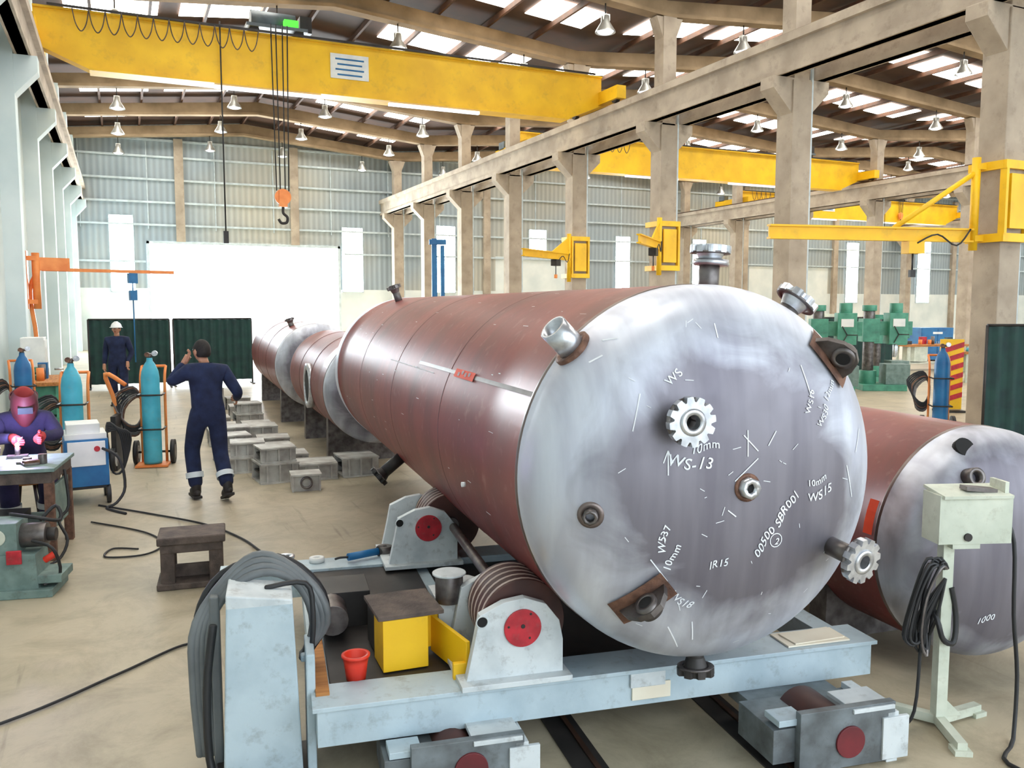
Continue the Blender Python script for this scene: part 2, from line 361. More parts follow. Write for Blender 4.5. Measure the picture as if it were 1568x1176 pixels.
# columns
b=B()
b.box((0,0,3.5),(.52,.5,7.0),'concrete'); b.box((0,0,8.4),(.42,.42,2.9),'concrete')
b.prism([(-.78,7.05),(.78,7.05),(.78,6.8),(.26,6.3),(-.26,6.3),(-.78,6.8)],(0,-.21,0),(1,0,0),(0,0,1),(0,.42,0),'concrete')
b.prism([(-.21,9.3),(.21,9.3),(.42,9.84),(-.42,9.84)],(0,-.18,0),(1,0,0),(0,0,1),(0,.36,0),'concrete')
b.box((.3,-.2,4),(.05,.05,7),'frame')
c0=b.done('concrete_column',(ROWS[0],10,0),bevel=.02)
for x in ROWS:
    for y in BY:
        if (x,y)!=(ROWS[0],10): inst(c0,(x,y,0))
RZ=7.05
def runway(x):
    b=B(); Y=YB-Y0
    b.box((0,0,.4),(.2,Y,.8),'concrete'); b.box((0,0,.7),(.42,Y,.18),'concrete'); b.box((0,0,.06),(.3,Y,.12),'concrete'); b.box((0,0,.83),(.07,Y,.08),'rail')
    b.done('crane_runway_beam',(x,(YB+Y0)/2,RZ))
runway(XL+.5)
for x in ROWS: runway(x-.53); runway(x+.53)

b=B(); b.lathe([(.04,.0),(.1,-.04),(.12,-.2),(.26,-.42),(.27,-.46)],(0,0,0),(0,0,1),'lamp',24); b.sph((0,0,-.42),(.22,.22,.09),'lampglow',16,6,-1,0); b.cyl((0,0,0),(0,0,.28),.02,'dark'); b.box((0,0,-.08),(.2,.14,.16),'lamp')
l0=None
for a,c in NAV:
    for y in BY[2:]:
        for t in (.14,.4,.62,.88):
            x=a+(c-a)*t; z=rz(x)-1.03
            if l0 is None: l0=b.done('high_bay_lamp',(x,y,z))
            else: inst(l0,(x,y,z))

# ------------------------------------------------------------ overhead cranes
def crane(x0,x1,y,tr,hookz,sign=None):
    b=B(); L=x1-x0; q=RZ-7.5
    b.T=Matrix.Translation((0,0,q)); hookz-=q
    b.prism([(0,8.45),(0,9.25),(L,9.25),(L,8.45),(L-1.1,8.0),(1.1,8.0)],(x0,-.45,0),(1,0,0),(0,0,1),(0,.4,0),'yellow')
    b.box((x0+L/2,-.25,9.27),(L,.52,.05),'yellow'); b.box((x0+L/2,-.25,7.99),(L-2.2,.56,.05),'yellow')
    for x in (x0-.05,x1+.05):
        b.box((x,0,8.65),(.3,3.0,.36),'yellow')
        for dy in(-1.2,1.2): b.cyl((x-.06,dy,8.56),(x+.06,dy,8.56),.17,'dark',n=16)
        b.box((x,.9,8.95),(.3,.5,.3),'copper')
    b.box((tr,.0,9.5),(1.5,.9,.08),'copper'); b.cyl((tr-.6,0,9.75),(tr+.5,0,9.75),.22,'copper',n=20); b.box((tr+.75,0,9.72),(.3,.4,.4),'dark')
    b.box((tr+.35,-.3,9.62),(.35,.2,.22),'greenlamp')
    for dx in(-.55,.55): b.cyl((tr+dx,-.35,9.4),(tr+dx,.35,9.4),.12,'dark',n=14)
    for dx in(-.25,-.1,.1,.25): b.cyl((tr+dx*.8,-.62,9.5),(tr+dx*.6,-.62,hookz+.5),.016,'black',n=6)
    b.cyl((tr-1.4,-.62,9.4),(tr-1.4,-.62,hookz-.6),.02,'black',n=6); b.box((tr-1.4,-.62,hookz-.7),(.12,.1,.3),'dark')
    b.cyl((tr,-.66,hookz+.35),(tr,-.58,hookz+.35),.2,'orange',n=20); b.box((tr,-.62,hookz+.3),(.2,.14,.4),'orange')
    b.tube([(tr,-.62,hookz+.1),(tr,-.62,hookz-.05),(tr+.1,-.62,hookz-.15),(tr+.08,-.62,hookz-.28),(tr-.05,-.62,hookz-.3),(tr-.12,-.62,hookz-.2)],.035,'dark')
    b.box((x0+L/2,-.62,9.3),(L-.6,.04,.05),'dark')
    for i in range(12):
        a=x0+.8+i*.34; b.tube([(a,-.64,9.28),(a+.06,-.64,8.95),(a+.17,-.64,8.78),(a+.28,-.64,8.95),(a+.34,-.64,9.28)],.014,'stand',n=6)
    for x in (x0+L*.35,x0+L*.65): b.box((x,-.3,7.93),(2.6,.12,.08),'lampglow')
    if sign:
        b.box((sign,-.47,8.72),(1.0,.02,.62),'white')
        for j in range(4): b.box((sign,-.485,8.9-j*.13),(.75-.1*(j%2),.01,.04),'blue')
    return b.done('overhead_crane',(0,y,0))
crane(XL+.52,ROWS[0]-.57,22.9,3.8,4.5,sign=5.6)
crane(ROWS[0]+.57,ROWS[1]-.57,31.0,28.5,8.0)
crane(ROWS[1]+.57,ROWS[2]-.57,41,46,7.6,sign=40)

# ------------------------------------------------------------ jib cranes
def jib(x,y,z,ang,L,adz=0,m='yellow'):
    b=B(); 
    for dz in(-.6,.6):
        for sg in (-1,1): b.box((0,sg*.315,dz),(.68,.08,.14),m); b.box((sg*.31,0,dz),(.07,.6,.14),m)
    for sx in(-.3,.3): b.box((sx,-.3,0),(.06,.12,1.1),m)
    b.box((0,-.34,0),(.42,.05,.9),m)
    b.T=Matrix.Rotation(ang,4,'Z')
    b.cyl((.48,0,-.8),(.48,0,.75),.07,m); b.box((.41,0,.6),(.18,.14,.1),m); b.box((.41,0,-.6),(.18,.14,.1),m)
    b.box((.5+L/2,0,.1+adz),(L,.12,.03),m); b.box((.5+L/2,0,-.1+adz),(L,.12,.03),m); b.box((.5+L/2,0,adz),(L,.03,.2),m)
    b.prism([(.55,.1+adz),(.55,.62),(.5+L*.4,.1+adz)],(0,-.02,0),(1,0,0),(0,0,1),(0,.04,0),m) if L<3.5 else b.tube([(.5,0,.5),(.5+L*.4,0,.1+adz)],.045,m,smooth=1)
    b.box((.5+L*.3,0,-.22+adz),(.3,.2,.2),'dark' if L<3.5 else m); b.cyl((.5+L*.3,0,-.3+adz),(.5+L*.3,0,-.6+adz),.015,'black',n=6); b.box((.5+L*.3,0,-.65+adz),(.1,.06,.12),'orange' if L<3.5 else 'dark')
    b.tube([(.6,.08,.1+adz),(.5+L*.1,.1,-.18+adz),(.5+L*.2,.1,.0+adz),(.5+L*.3,.1,-.15+adz)],.014,'black',n=6)
    return b.done('jib_crane',(x,y,z))
jib(13.7,10,3.85,math.radians(168),3.8,-.55)
jib(13.7,20,3.75,math.radians(225),2.6)
jib(13.7,25,3.7,math.radians(215),3.0)
b=B(); b.box((.05,0,0),(.2,.4,1.6),'orange')
b.cyl((.35,0,-.8),(.35,0,.75),.1,'orange'); b.box((.22,0,.6),(.3,.2,.12),'orange'); b.box((.22,0,-.6),(.3,.2,.12),'orange')
b.T=Matrix.Rotation(math.radians(15),4,'Z')
b.box((.75,0,.45),(.9,.16,.36),'orange'); b.box((2.3,0,.3),(3.6,.09,.09),'orange'); b.cyl((2.9,0,.2),(2.9,0,-2.4),.02,'blue',n=6); b.box((2.9,0,-.4),(.2,.16,.3),'blue'); b.box((2.9,0,.1),(.25,.2,.3),'blue')
b.tube([(.5,.1,.4),(.2,.1,-.3),(.3,.1,-1.6),(.1,.1,-2.0)],.06,'orange')
b.done('wall_jib_crane',(XL+.06,22.3,2.7),scale=.82)

# ------------------------------------------------------------ pressure vessel
def flange(b,p,d,rp,rf,ln,th=.035,m='steel',mp_='steel2',holes=8):
    p=V(p);d=V(d).normalized(); x,y,_=frame_from(d)
    b.ring(p-d*.06,p+d*ln,rp,rp*.72,mp_); b.cyl(p-d*.05,p+d*(ln*.6),rp*.71,'bore',n=24)
    b.lathe([(rp,ln-.03-th*.4),(rp*1.35,ln-th*.0)],p,d,m,28)
    # toothed rim: alternating raised sectors and bolt slots, as seen from the front
    k=holes*6; prof=[]
    for i in range(k):
        ph=(i%6); rr=rf if ph<4 else rf*.80; a=2*math.pi*i/k; prof.append((rr*math.cos(a),rr*math.sin(a)))
    inner=[(rp*.72*math.cos(2*math.pi*i/k),rp*.72*math.sin(2*math.pi*i/k)) for i in range(k)]
    P=lambda q,h: p+x*q[0]+y*q[1]+d*h
    vs=[P(q,ln) for q in prof]+[P(q,ln+th) for q in prof]+[P(q,ln) for q in inner]+[P(q,ln+th) for q in inner]; fs=[]
    for i in range(k):
        j=(i+1)%k; fs+=[(i,j,k+j,k+i),(k+i,k+j,3*k+j,3*k+i),(i,2*k+i,2*k+j,j),(2*k+i,3*k+i,3*k+j,2*k+j)]
    b.add(vs,fs,m)
    b.ring(p+d*(ln-.004),p+d*(ln+.006),rf*.97,rf*.7,'steel2',32)
    b.ring(p+d*(ln+th),p+d*(ln+th+.006),rp*1.3,rp*.72,m,28)
def head_y(r,R,h,n=2.5): return -h*max(0,(1-min(1,r/R)**n))**(1/n)
def head_profile(R,h,n=2.5,k=28):
    pr=[]
    for i in range(k+1):
        t=math.pi/2*i/k; pr.append((R*math.sin(t)**(2/n),-h*max(0,math.cos(t))**(2/n)))
    return pr
def put_text(b,txt,u,w,size,rot,R,h,m='chalk',off=.004):
    cu=bpy.data.curves.new('t','FONT'); cu.body=txt; cu.size=size; cu.offset=.0004; cu.align_x='CENTER'; cu.align_y='CENTER'; cu.shear=.3; cu.space_character=1.08
    o=bpy.data.objects.new('t',cu); S.collection.objects.link(o)
    bpy.context.view_layer.update()
    dg=bpy.context.evaluated_depsgraph_get(); me=o.evaluated_get(dg).to_mesh()
    c,s_=math.cos(rot),math.sin(rot); vs=[]
    for v in me.vertices:
        vy=v.co.y+.007*math.sin(v.co.x*45+u*30); vx=v.co.x+.003*math.sin(v.co.y*90+u*10)
        x=u+vx*c-vy*s_; z=w+vx*s_+vy*c; vs.append((x,head_y(math.hypot(x,z),R,h)-off,z))
    fs=[tuple(p.vertices) for p in me.polygons]
    b.add(vs,fs,m); o.evaluated_get(dg).to_mesh_clear(); bpy.data.objects.remove(o); bpy.data.curves.remove(cu)
def stroke(b,pts,wd,R,h,m='chalk'):
    for (x0,z0),(x1,z1) in zip(pts[:-1],pts[1:]):
        n=max(1,int(math.hypot(x1-x0,z1-z0)/.04)); L=math.hypot(x1-x0,z1-z0); nx,nz=-(z1-z0)/L*wd/2,(x1-x0)/L*wd/2
        vs=[]
        for i in range(n+1):
            t=i/n
            for sg in(1,-1):
                x=x0+(x1-x0)*t+nx*sg; z=z0+(z1-z0)*t+nz*sg; vs.append((x,head_y(math.hypot(x,z),R,h)-.003,z))
        b.add(vs,[(2*i,2*i+1,2*i+3,2*i+2) for i in range(n)],m)
R=.85;H=.40;LEN=6.5
b=B(); n=96
b.lathe(head_profile(R,H),(0,0,0),(0,1,0),'head',n)
b.lathe([(R,0),(R,.07)],(0,0,0),(0,1,0),'head',n)
b.lathe([(R,.07),(R+.004,.075),(R+.004,.095),(R,.1)],(0,0,0),(0,1,0),'weldg',n)
b.lathe([(R,.1+(LEN-.2)*i/12) for i in range(13)],(0,0,0),(0,1,0),'shell',n)
b.lathe([(R,LEN-.1),(R+.006,LEN-.09),(R+.006,LEN-.06),(R,LEN-.05),(R,LEN+.12)],(0,0,0),(0,1,0),'head',n)
b.lathe([(r,LEN+.12-y) for r,y in reversed(head_profile(R,H))],(0,0,0),(0,1,0),'head',n)
for y in (1.55,3.1,4.7): b.lathe([(R,y-.009),(R+.0015,y-.004),(R+.0015,y+.004),(R,y+.009)],(0,0,0),(0,1,0),'weld',n)
def shell_strip(phi,y0,y1,wd,m,off=.003,k=4):
    vs=[];da=wd/R/2
    for y in(y0,y1):
        for i in range(k+1):
            a=phi-da+2*da*i/k; vs.append(((R+off)*math.cos(a),y,(R+off)*math.sin(a)))
    b.add(vs,[(i,i+1,k+2+i,k+1+i) for i in range(k)],m)
ph=math.radians(154.6)
shell_strip(ph,.1,2.4,.022,'weldg'); shell_strip(ph,1.02,1.42,.05,'orangered',.006); shell_strip(ph+.05,1.9,3.4,.005,'chalk'); 
for i in range(4): shell_strip(ph+random.uniform(-.012,.012),1.1+.07*i,1.14+.07*i,.022,'weld',.0075)
for i in range(46):
    a=math.radians(random.uniform(100,205)); y=random.uniform(.2,6); shell_strip(a,y,y+random.uniform(.015,.08),random.uniform(.002,.005),'chalk')
hy=lambda u,w: head_y(math.hypot(u,w),R,H)
def hn(u,w):
    e=1e-3; return V(((hy(u+e,w)-hy(u-e,w))/(2*e),-1,(hy(u,w+e)-hy(u,w-e))/(2*e))).normalized()
flange(b,(-.315,hy(-.315,.30),.30),(-.05,-1,.0),.042,.10,.10,holes=12)
flange(b,(.485,hy(.485,-.31),-.31),(.16,-1,-.14),.042,.10,.15,holes=12)
b.ring((0,-H+.03,0),(0,-H-.035,0),.045,.022,'steel',8); b.cyl((0,-H+.02,0),(0,-H-.02,0),.022,'bore')
b.ring((0,-H+.02,0),(0,-H-.006,0),.06,.04,'rust',24)
d=V((-.742,0,.67)); p=d*R; b.ring(p+V((0,-.02,0))-d*.03,p+V((0,-.05,0))+d*.14,.062,.05,'steel'); b.cyl(p-d*.02+V((0,-.02,0)),p+d*.03+V((0,-.03,0)),.05,'bore')
b.ring(p-d*.03+V((0,-.02,0)),p+d*.012+V((0,-.02,0)),.09,.06,'rust')
q=V((-.66,hy(-.66,-.09),-.09)); d=hn(-.66,-.09); b.ring(q-d*.02,q+d*.045,.032,.02,'steel2',8); b.ring(q-d*.02,q+d*.004,.055,.03,'weldg',24)
def lug(u,w,rot):
    q=V((u,hy(u,w)-.006,w)); d=hn(u,w)
    x=V((math.cos(rot),0,math.sin(rot))); x=(x-d*x.dot(d)).normalized(); z=x.cross(d)
    k=6; vs=[];fs=[]
    for j in range(k+1):
        for i in range(k+1):
            P=q+x*(-.13+.26*i/k)+z*(-.065+.13*j/k); rr=math.hypot(P.x,P.z)
            vs.append((P.x,hy(P.x,P.z)-.014 if rr<R*.985 else P.y,P.z))
    for j in range(k):
        for i in range(k): fs.append((j*(k+1)+i,j*(k+1)+i+1,(j+1)*(k+1)+i+1,(j+1)*(k+1)+i))
    b.add(vs,fs,'rust',True)
    pts=[(-.11,0),(-.09,.05),(-.04,.1),(.02,.12),(.07,.1),(.1,.05),(.11,0)]
    b.prism(pts,q-z*.014,x,d,z*.028,'steel2')
    b.ring(q+d*.062-z*.03+x*.015,q+d*.062+z*.03+x*.015,.05,.03,'steel2'); b.cyl(q+d*.062-z*.0305+x*.015,q+d*.062+z*.0305+x*.015,.03,'bore')
lug(-.43,-.46,math.radians(40)); lug(.50,.52,math.radians(-52))
flange(b,(-.05,-.1,-R+.01),(0,-.1,-1),.04,.085,.045,m='dark',mp_='dark')
flange(b,(.22,.3,math.sqrt(R*R-.22**2)-.01),(.05,0,1),.05,.1,.2,holes=10); b.ring((.235,.3,R+.1),(.237,.3,R+.13),.085,.05,'steel')
flange(b,(.5,.1,.68),(.62,-.1,.78),.05,.105,.12,m='steel')
flange(b,(-.25,5.8,.81),(-.35,0,.95),.04,.08,.14,m='steel2')
flange(b,(-.66,3.7,-.535),(-.78,0,-.62),.05,.09,.22,m='dark',mp_='dark')
b.cyl((-.845,.95,-.2),(-.865,.95,-.2),.014,'chalk',n=12)
for t in [('WS-13',-.27,.115,.068,-.12),('10mm',-.2,.18,.05,.1),('WS',-.32,.46,.05,.9),('00500 SBR001',.15,-.17,.052,.92),('10mm',.36,-.0,.042,.25),('WS15',.38,-.06,.055,.25),
          ('W537',-.37,-.2,.045,1.4),('10mm',-.33,-.28,.045,1.3),('WS18',-.27,-.47,.045,-.6),('W516',.33,.34,.04,1.35),('WS30 12mm',.43,.33,.04,1.1),('2',.155,-.24,.04,0),('IR15',-.12,-.32,.045,.3)]:
    put_text(b,*t,R,H)
ci=[(.155+.03*math.cos(i*.5),-.24+.03*math.sin(i*.5)) for i in range(14)]; stroke(b,ci,.004,R,H)
for s_ in [[(-.36,.07),(-.36,.17)],[(-.38,.12),(-.36,.17),(-.34,.12)],[(0,.13),(0,.24)],[(-.02,.22),(.05,.15)],[(-.05,-.12),(-.09,-.09)],[(.1,.17),(.14,.23)],[(-.34,-.38),(-.42,-.28)],[(.3,.5),(.34,.36)],[(-.1,.62),(-.1,.68)],[(.05,.12),(-.06,.03)],
           [(-.6,.6),(-.5,.62)],[(-.62,.52),(-.57,.55)],[(-.3,-.6),(-.22,-.72)],[(-.2,-.58),(-.17,-.68)],[(-.5,.25),(-.46,.4)],[(.62,.1),(.66,.2)],[(.6,-.1),(.55,.05)]]:
    stroke(b,s_,.005,R,H)
for i in range(40):
    a=random.uniform(0,6.28);r=random.uniform(.1,.75);x,z=r*math.cos(a),r*math.sin(a);q=random.uniform(0,3.1);l=random.uniform(.01,.04); stroke(b,[(x,z),(x+l*math.cos(q),z+l*math.sin(q))],.003,R,H)
ANG=math.radians(-6)
b.done('pressure_vessel',(2.38,3.17,1.35),ANG)

def small_vessel(loc,ang,R,H,L,extra,front=True):
    b=B(); n=72
    b.lathe(head_profile(R,H),(0,0,0),(0,1,0),'head',n); b.lathe([(R,0),(R,.06)],(0,0,0),(0,1,0),'head',n)
    b.lathe([(R,.06),(R+.004,.065),(R+.004,.08),(R,.085)],(0,0,0),(0,1,0),'weldg',n)
    b.lathe([(R,.085+(L-.17)*i/8) for i in range(9)],(0,0,0),(0,1,0),'shell',n)
    b.lathe([(r,L-.085-y) for r,y in reversed(head_profile(R,H))],(0,0,0),(0,1,0),'head',n)
    for y in (L*.33,L*.66): b.lathe([(R,y-.012),(R+.004,y-.006),(R+.004,y+.006),(R,y+.012)],(0,0,0),(0,1,0),'weld',n)
    extra(b,R,H)
    base=loc[2]
    for y in (.7,L-.7):
        pts=[(-R*.8,-base+.0),(R*.8,-base+.0)]+[( (R+.0)*math.sin(t),-(R+.0)*math.cos(t)) for t in [math.radians(a) for a in (52,40,26,13,0,-13,-26,-40,-52)]]
        b.prism(pts,(0,y-.08,0),(1,0,0),(0,0,1),(0,.16,0),'steel2')
    return b.done('small_pressure_vessel',loc,ang)
def ex3(b,R,H):
    h=lambda u,w: head_y(math.hypot(u,w),R,H)
    b.ring((.17,h(.17,-.05),-.05),(.17,h(.17,-.05)-.1,-.05),.05,.035,'steel'); b.cyl((.17,h(.17,-.05),-.05),(.17,h(.17,-.05)-.04,-.05),.035,'bore')
    b.cyl((-.25,-.1,.555),(-.255,-.13,.575),.055,'bore'); b.ring((-.3,h(-.3,.42)+.02,.42),(-.31,h(-.3,.42)-.05,.44),.05,.03,'steel2')
    put_text(b,'1000',-.2,-.35,.05,.1,R,H); put_text(b,'WS',.1,-.1,.05,.9,R,H)
    for i in range(6): stroke(b,[(-.4+.05*i,.3-.03*i),(-.38+.05*i,.33-.03*i)],.008,R,H)
    stroke(b,[(.05,.02),(.3,-.1)],.008,R,H)
    b.add([( (R+.004)*math.cos(a),y,(R+.004)*math.sin(a)) for y in(.1,.17) for a in (2.75,2.85,2.95,3.05)],[(0,1,5,4),(1,2,6,5),(2,3,7,6)],'orangered')
small_vessel((4.41,3.25,.765),ANG,.655,.3,5.2,ex3)
def ex2(b,R,H): flange(b,(-.3,1.2,R*.9),(-.3,0,1),.05,.09,.12,m='steel2')
def ex2b(b,R,H):
    b.ring((-R*.9,1.5,-.05),(-R*1.02,1.5,-.05),.32,.24,'steel'); b.cyl((-R*.9,1.5,-.05),(-R*1.0,1.5,-.05),.24,'bore')
    flange(b,(-.1,.6,R*.97),(-.1,0,1),.04,.07,.14,m='steel2')
small_vessel((2.98,10.75,1.02),math.radians(-3.2),.69,.25,3.6,ex2b)
small_vessel((3.12,15.1,1.06),math.radians(-3.2),.74,.28,5.2,ex2)

# ------------------------------------------------------------ roller bed
BA=math.radians(-9)
b=B()
b.box((1.4,.1,.29),(2.8,.2,.18),'bed'); b.box((1.4,.1,.375),(2.84,.24,.02),'bed'); 
b.box((1.1,2.1,.29),(3.2,.2,.18),'bed'); b.box((1.1,2.1,.375),(3.24,.24,.02),'bed')
for x in (.05,.75,2.0,2.72): b.box((x,1.1,.28),(.12,1.8,.14),'bed')
b.box((.4,1.1,.36),(.66,1.78,.015),'dark'); b.box((.03,.45,.385),(.06,.7,.03),'wood')
b.box((1.4,1.1,.33),(1.2,1.78,.01),'dark')
b.box((1.56,-.006,.27),(.2,.01,.08),'paper'); b.box((1.54,-.01,.33),(.18,.012,.07),'bed2')
def rollerunit(cx,cy,flip=1,k=.92):
    z0=.385; 
    def housing(y,th,m='bed2'):
        pts=[(-.27,0),(.23,0),(.23,.17),(.21,.27),(.14,.36),(.03,.40),(-.08,.385),(-.2,.33),(-.23,.18)]
        pts=[(p*flip*k,q*k) for p,q in pts]
        b.prism(pts,(cx,y,z0+.02),(1,0,0),(0,0,1),(0,th,0),m)
    b.box((cx-.02*flip,cy+.22,z0+.012),(.52,.56,.025),'bed2')
    housing(cy,.05); housing(cy+.4,.05)
    zc=.645
    b.cyl((cx+.015,cy-.012,zc-.01),(cx+.015,cy+.0,zc-.01),.088,'red',n=36); b.cyl((cx+.015,cy-.016,zc),(cx+.015,cy-.01,zc),.01,'dark')
    b.cyl((cx,cy+.45,.65),(cx,cy+.462,.65),.09,'red',n=36)
    for a in range(3): b.cyl((cx+.015+.068*math.cos(a*2.1+1),cy-.015,zc+.065*math.sin(a*2.1+1)),(cx+.015+.068*math.cos(a*2.1+1),cy-.01,zc+.065*math.sin(a*2.1+1)),.006,'dark',n=8)
    b.cyl((cx-.175*flip,cy-.004,.68),(cx-.175*flip,cy+.002,.68),.024,'bore',n=20)
    b.ring((cx-.175*flip,cy-.008,.68),(cx-.175*flip,cy+.0,.68),.029,.024,'bed2',20)
def roller(cx,y0,y1,z,r=.2):
    b.cyl((cx,y0,z),(cx,y1,z),r,'roller',n=40); b.cyl((cx,y0-.04,z),(cx,y1+.04,z),.05,'steel2')
    for i in range(5):
        y=y0+(y1-y0)*(i+.5)/5; b.lathe([(r,y-.008),(r+.002,y-.006),(r+.002,y+.006),(r,y+.008)],(cx,0,z),(0,1,0),'rollerw',40)
rollerunit(.91,0.02); rollerunit(.80,1.88); rollerunit(2.62,1.88,-1)
for cx,cy in((.95,.02),(.98,1.88),(2.55,1.88)): roller(cx,cy+.07,cy+.37,.635)
for y in (.42,.8): b.prism([(2.02,.22),(2.5,.22),(2.46,.46),(2.36,.54),(2.2,.54),(2.08,.46)],(0,y,0),(1,0,0),(0,0,1),(0,.04,0),'bogie')
roller(2.3,.48,.78,.455,.17)
b.cyl((.78,.5,.58),(.78,.62,.58),.13,'bed2',n=28); b.box((.72,.62,.5),(.2,.3,.24),'bed2'); b.cyl((.68,.5,.62),(.68,.5,.76),.07,'steel2',n=24); b.cyl((.68,.5,.76),(.68,.5,.77),.085,'bed2',n=24)
b.cyl((.95,.5,.635),(.98,1.85,.635),.03,'steel2')
b.box((.42,.40,.5),(.22,.2,.25),'yellow',rot=(0,0,.1)); b.box((.44,.46,.64),(.32,.34,.02),'stand',rot=(0,0,.1)); b.box((.42,.62,.5),(.24,.2,.24),'dark',rot=(0,0,.1))
b.box((.64,.30,.47),(.02,.40,.18),'yellow',rot=(0,0,.25)); b.box((.67,.12,.42),(.10,.03,.08),'yellow'); b.box((.60,.50,.5),(.14,.02,.2),'yellow',rot=(0,0,.25))
b.box((.2,1.1,.46),(.26,.3,.2),'dark'); b.cyl((.12,1.1,.48),(.12,.75,.48),.08,'steel2',n=20)
for x,yy,zs in ((.58,0.02,.8),(2.28,-.26,1.0)):
    b.box((x,yy,.13*zs),(.62,.30,.16*zs),'bogie'); b.box((x+.05,yy-.17,.15*zs),(.5,.04,.28*zs),'bogie'); b.cyl((x,yy-.12,.135*zs),(x,yy+.12,.135*zs),.13*zs,'roller',n=28); b.cyl((x+.06,yy-.2,.13*zs),(x+.06,yy-.18,.13*zs),.075,'redd',n=24)
    b.box((x+.29,yy-.02,.12*zs),(.06,.34,.24*zs),'bed2'); b.box((x+.3,yy-.19,.12*zs),(.14,.02,.2*zs),'bed2'); b.box((x,2.1,.1),(.4,.2,.2),'bed2')
    b.box((x-.22,yy-.1,.24*zs),(.14,.12,.03),'bed'); b.box((x+.18,yy-.1,.27*zs),(.22,.2,.02),'bed2')
b.box((2.28,-.06,.17),(.5,.3,.06),'bogie')
b.done('roller_bed',(.697,3.551,0),BA,bevel=.006)
def bedpt(x,y,z=0):
    c,s_=math.cos(BA),math.sin(BA); return (.697+x*c-y*s_,3.551+x*s_+y*c,z)
b=B()
for x in (1.15,2.0):
    b.box((x,.2,.004),(.16,7,.008),'dark'); b.box((x+.03,.2,.008),(.025,7,.016),'rail')
b.done('floor_rails',(.697,3.2,0),BA)

# control cabinet with hoses
b=B()
b.prism([(-.17,0.02),(.17,0.02),(.14,.80),(-.14,.80)],(0,-.13,0),(1,0,0),(0,0,1),(0,.26,0),'bed')
b.prism([(-.14,.8),(.14,.8),(.14,.82),(-.14,.86)],(0,-.13,0),(1,0,0),(0,0,1),(0,.26,0),'bed2'); b.box((.21,.0,.28),(.04,.26,.56),'bed'); b.box((0,-.0,.012),(.42,.32,.024),'dark'); b.box((.185,0,.5),(.03,.05,.03),'bed')
b.box((-.2,.09,.4),(.04,.08,.8),'hose')
for k in range(4):
    o=.02*k
    b.tube([(-.22-o,.08,.05),(-.24-o,.08,.4),(-.22-o,.08,.68),(-.1,.10+o,.84+o),(.05,.1+o,.88+o),(.18+o,.09,.8),(.235+o,.09,.62),(.18,.12+o,.44)],.02,'hose')
b.tube([(-.24,.14,.5),(-.28,.16,.68),(-.17,.2,.86),(.08,.2,.92),(.26,.18,.78),(.30,.18,.6),(.22,.18,.46)],.018,'black')
b.tube([(-.2,-.02,.7),(-.235,-.04,.4),(-.22,-.06,.03),(-.1,-.26,.025),(.1,-.40,.03)],.018,'black')
b.tube([(.02,-.0,.84),(.2,.02,.84),(.23,.0,.7),(.22,.02,.5)],.012,'black')
b.ring((-.2,-.2,.03),(-.2,-.2,.045),.045,.03,'yellow')
b.done('control_cabinet',(.515,3.86,0),BA,bevel=.008)

b=B(); b.lathe([(.0,.0),(.045,.0),(.055,.08),(.062,.11),(.066,.11),(.066,.12),(.05,.12),(.045,.02),(0,.02)],(0,0,0),(0,0,1),'redplastic',28); b.done('red_plastic_cup',bedpt(.19,.26,.376))
b=B(); b.ring((0,0,0),(0,0,.06),.05,.03,'steel2'); b.ring((0,0,.055),(0,0,.07),.055,.03,'steel'); b.done('pipe_coupling',bedpt(-.1,2.1,.388))
b=B(); b.ring((0,0,0),(0,0,.03),.05,.02,'white'); b.done('tape_roll',bedpt(.1,2.14,.388))
b=B(); b.cyl((0,0,.03),(.22,.05,.03),.025,'blue'); b.cyl((.22,.05,.03),(.28,.06,.03),.035,'dark'); b.cyl((.27,.06,.06),(.27,.06,.0),.05,'steel2'); b.tube([(0,0,.03),(-.05,.01,.03),(-.08,.03,.018)],.008,'black',n=6); b.done('angle_grinder',bedpt(.3,2.06,.396))
b=B(); b.box((0,0,.004),(.36,.17,.008),'paper'); b.box((.01,.0,.012),(.3,.14,.006),'paper',rot=(0,0,.06)); b.done('paper_sheets',bedpt(2.5,.1)[:2]+(.387,),BA)

# ------------------------------------------------------------ right control stand
b=B()
for a in (20,140,260):
    t=math.radians(a); b.box((.14*math.cos(t),.14*math.sin(t),.035),(.3,.045,.045),'palegreen',rot=(0,0,t)); b.box((.27*math.cos(t),.27*math.sin(t),.012),(.08,.08,.024),'palegreen',rot=(0,0,t))
b.prism([(.0,.05),(.12,.05),(0,.17)],(0,-.008,0),(1,0,0),(0,0,1),(0,.016,0),'palegreen')
b.box((0,0,.5),(.055,.055,.95),'palegreen')
b.box((.06,-.02,.945),(.14,.1,.04),'palegreen')
b.box((.1,0,1.07),(.37,.15,.24),'palegreen'); b.box((.1,0,1.195),(.35,.19,.015),'palegreen',rot=(.12,0,0)); b.box((.14,-.02,1.21),(.16,.06,.02),'steel2',rot=(0,.1,0)); b.box((.26,0,1.22),(.02,.12,.06),'palegreen')
b.cyl((.06,-.085,.985),(.06,-.075,.985),.02,'dark',n=12)
for dx in(-.02,.08,.2): b.cyl((dx,.08,1.08),(dx,.09,1.08),.016,'red' if dx>.1 else 'dark',n=12)
for i in range(9):
    o=random.uniform(-.03,.03); p=random.uniform(-.04,.04)
    b.tube([(-.02+p*.3,-.04,.82),(-.08+p,-.04+o,.82+.05*random.random()),(-.14+p,-.03+o,.68),(-.16+p*1.5,-.02+o,.48),(-.12+p,-.02+o,.36+.1*random.random()),(-.09+p,-.02-o,.58),(-.02,-.04,.77)],.008,random.choice(['black','black','steel2','rust']),n=6)
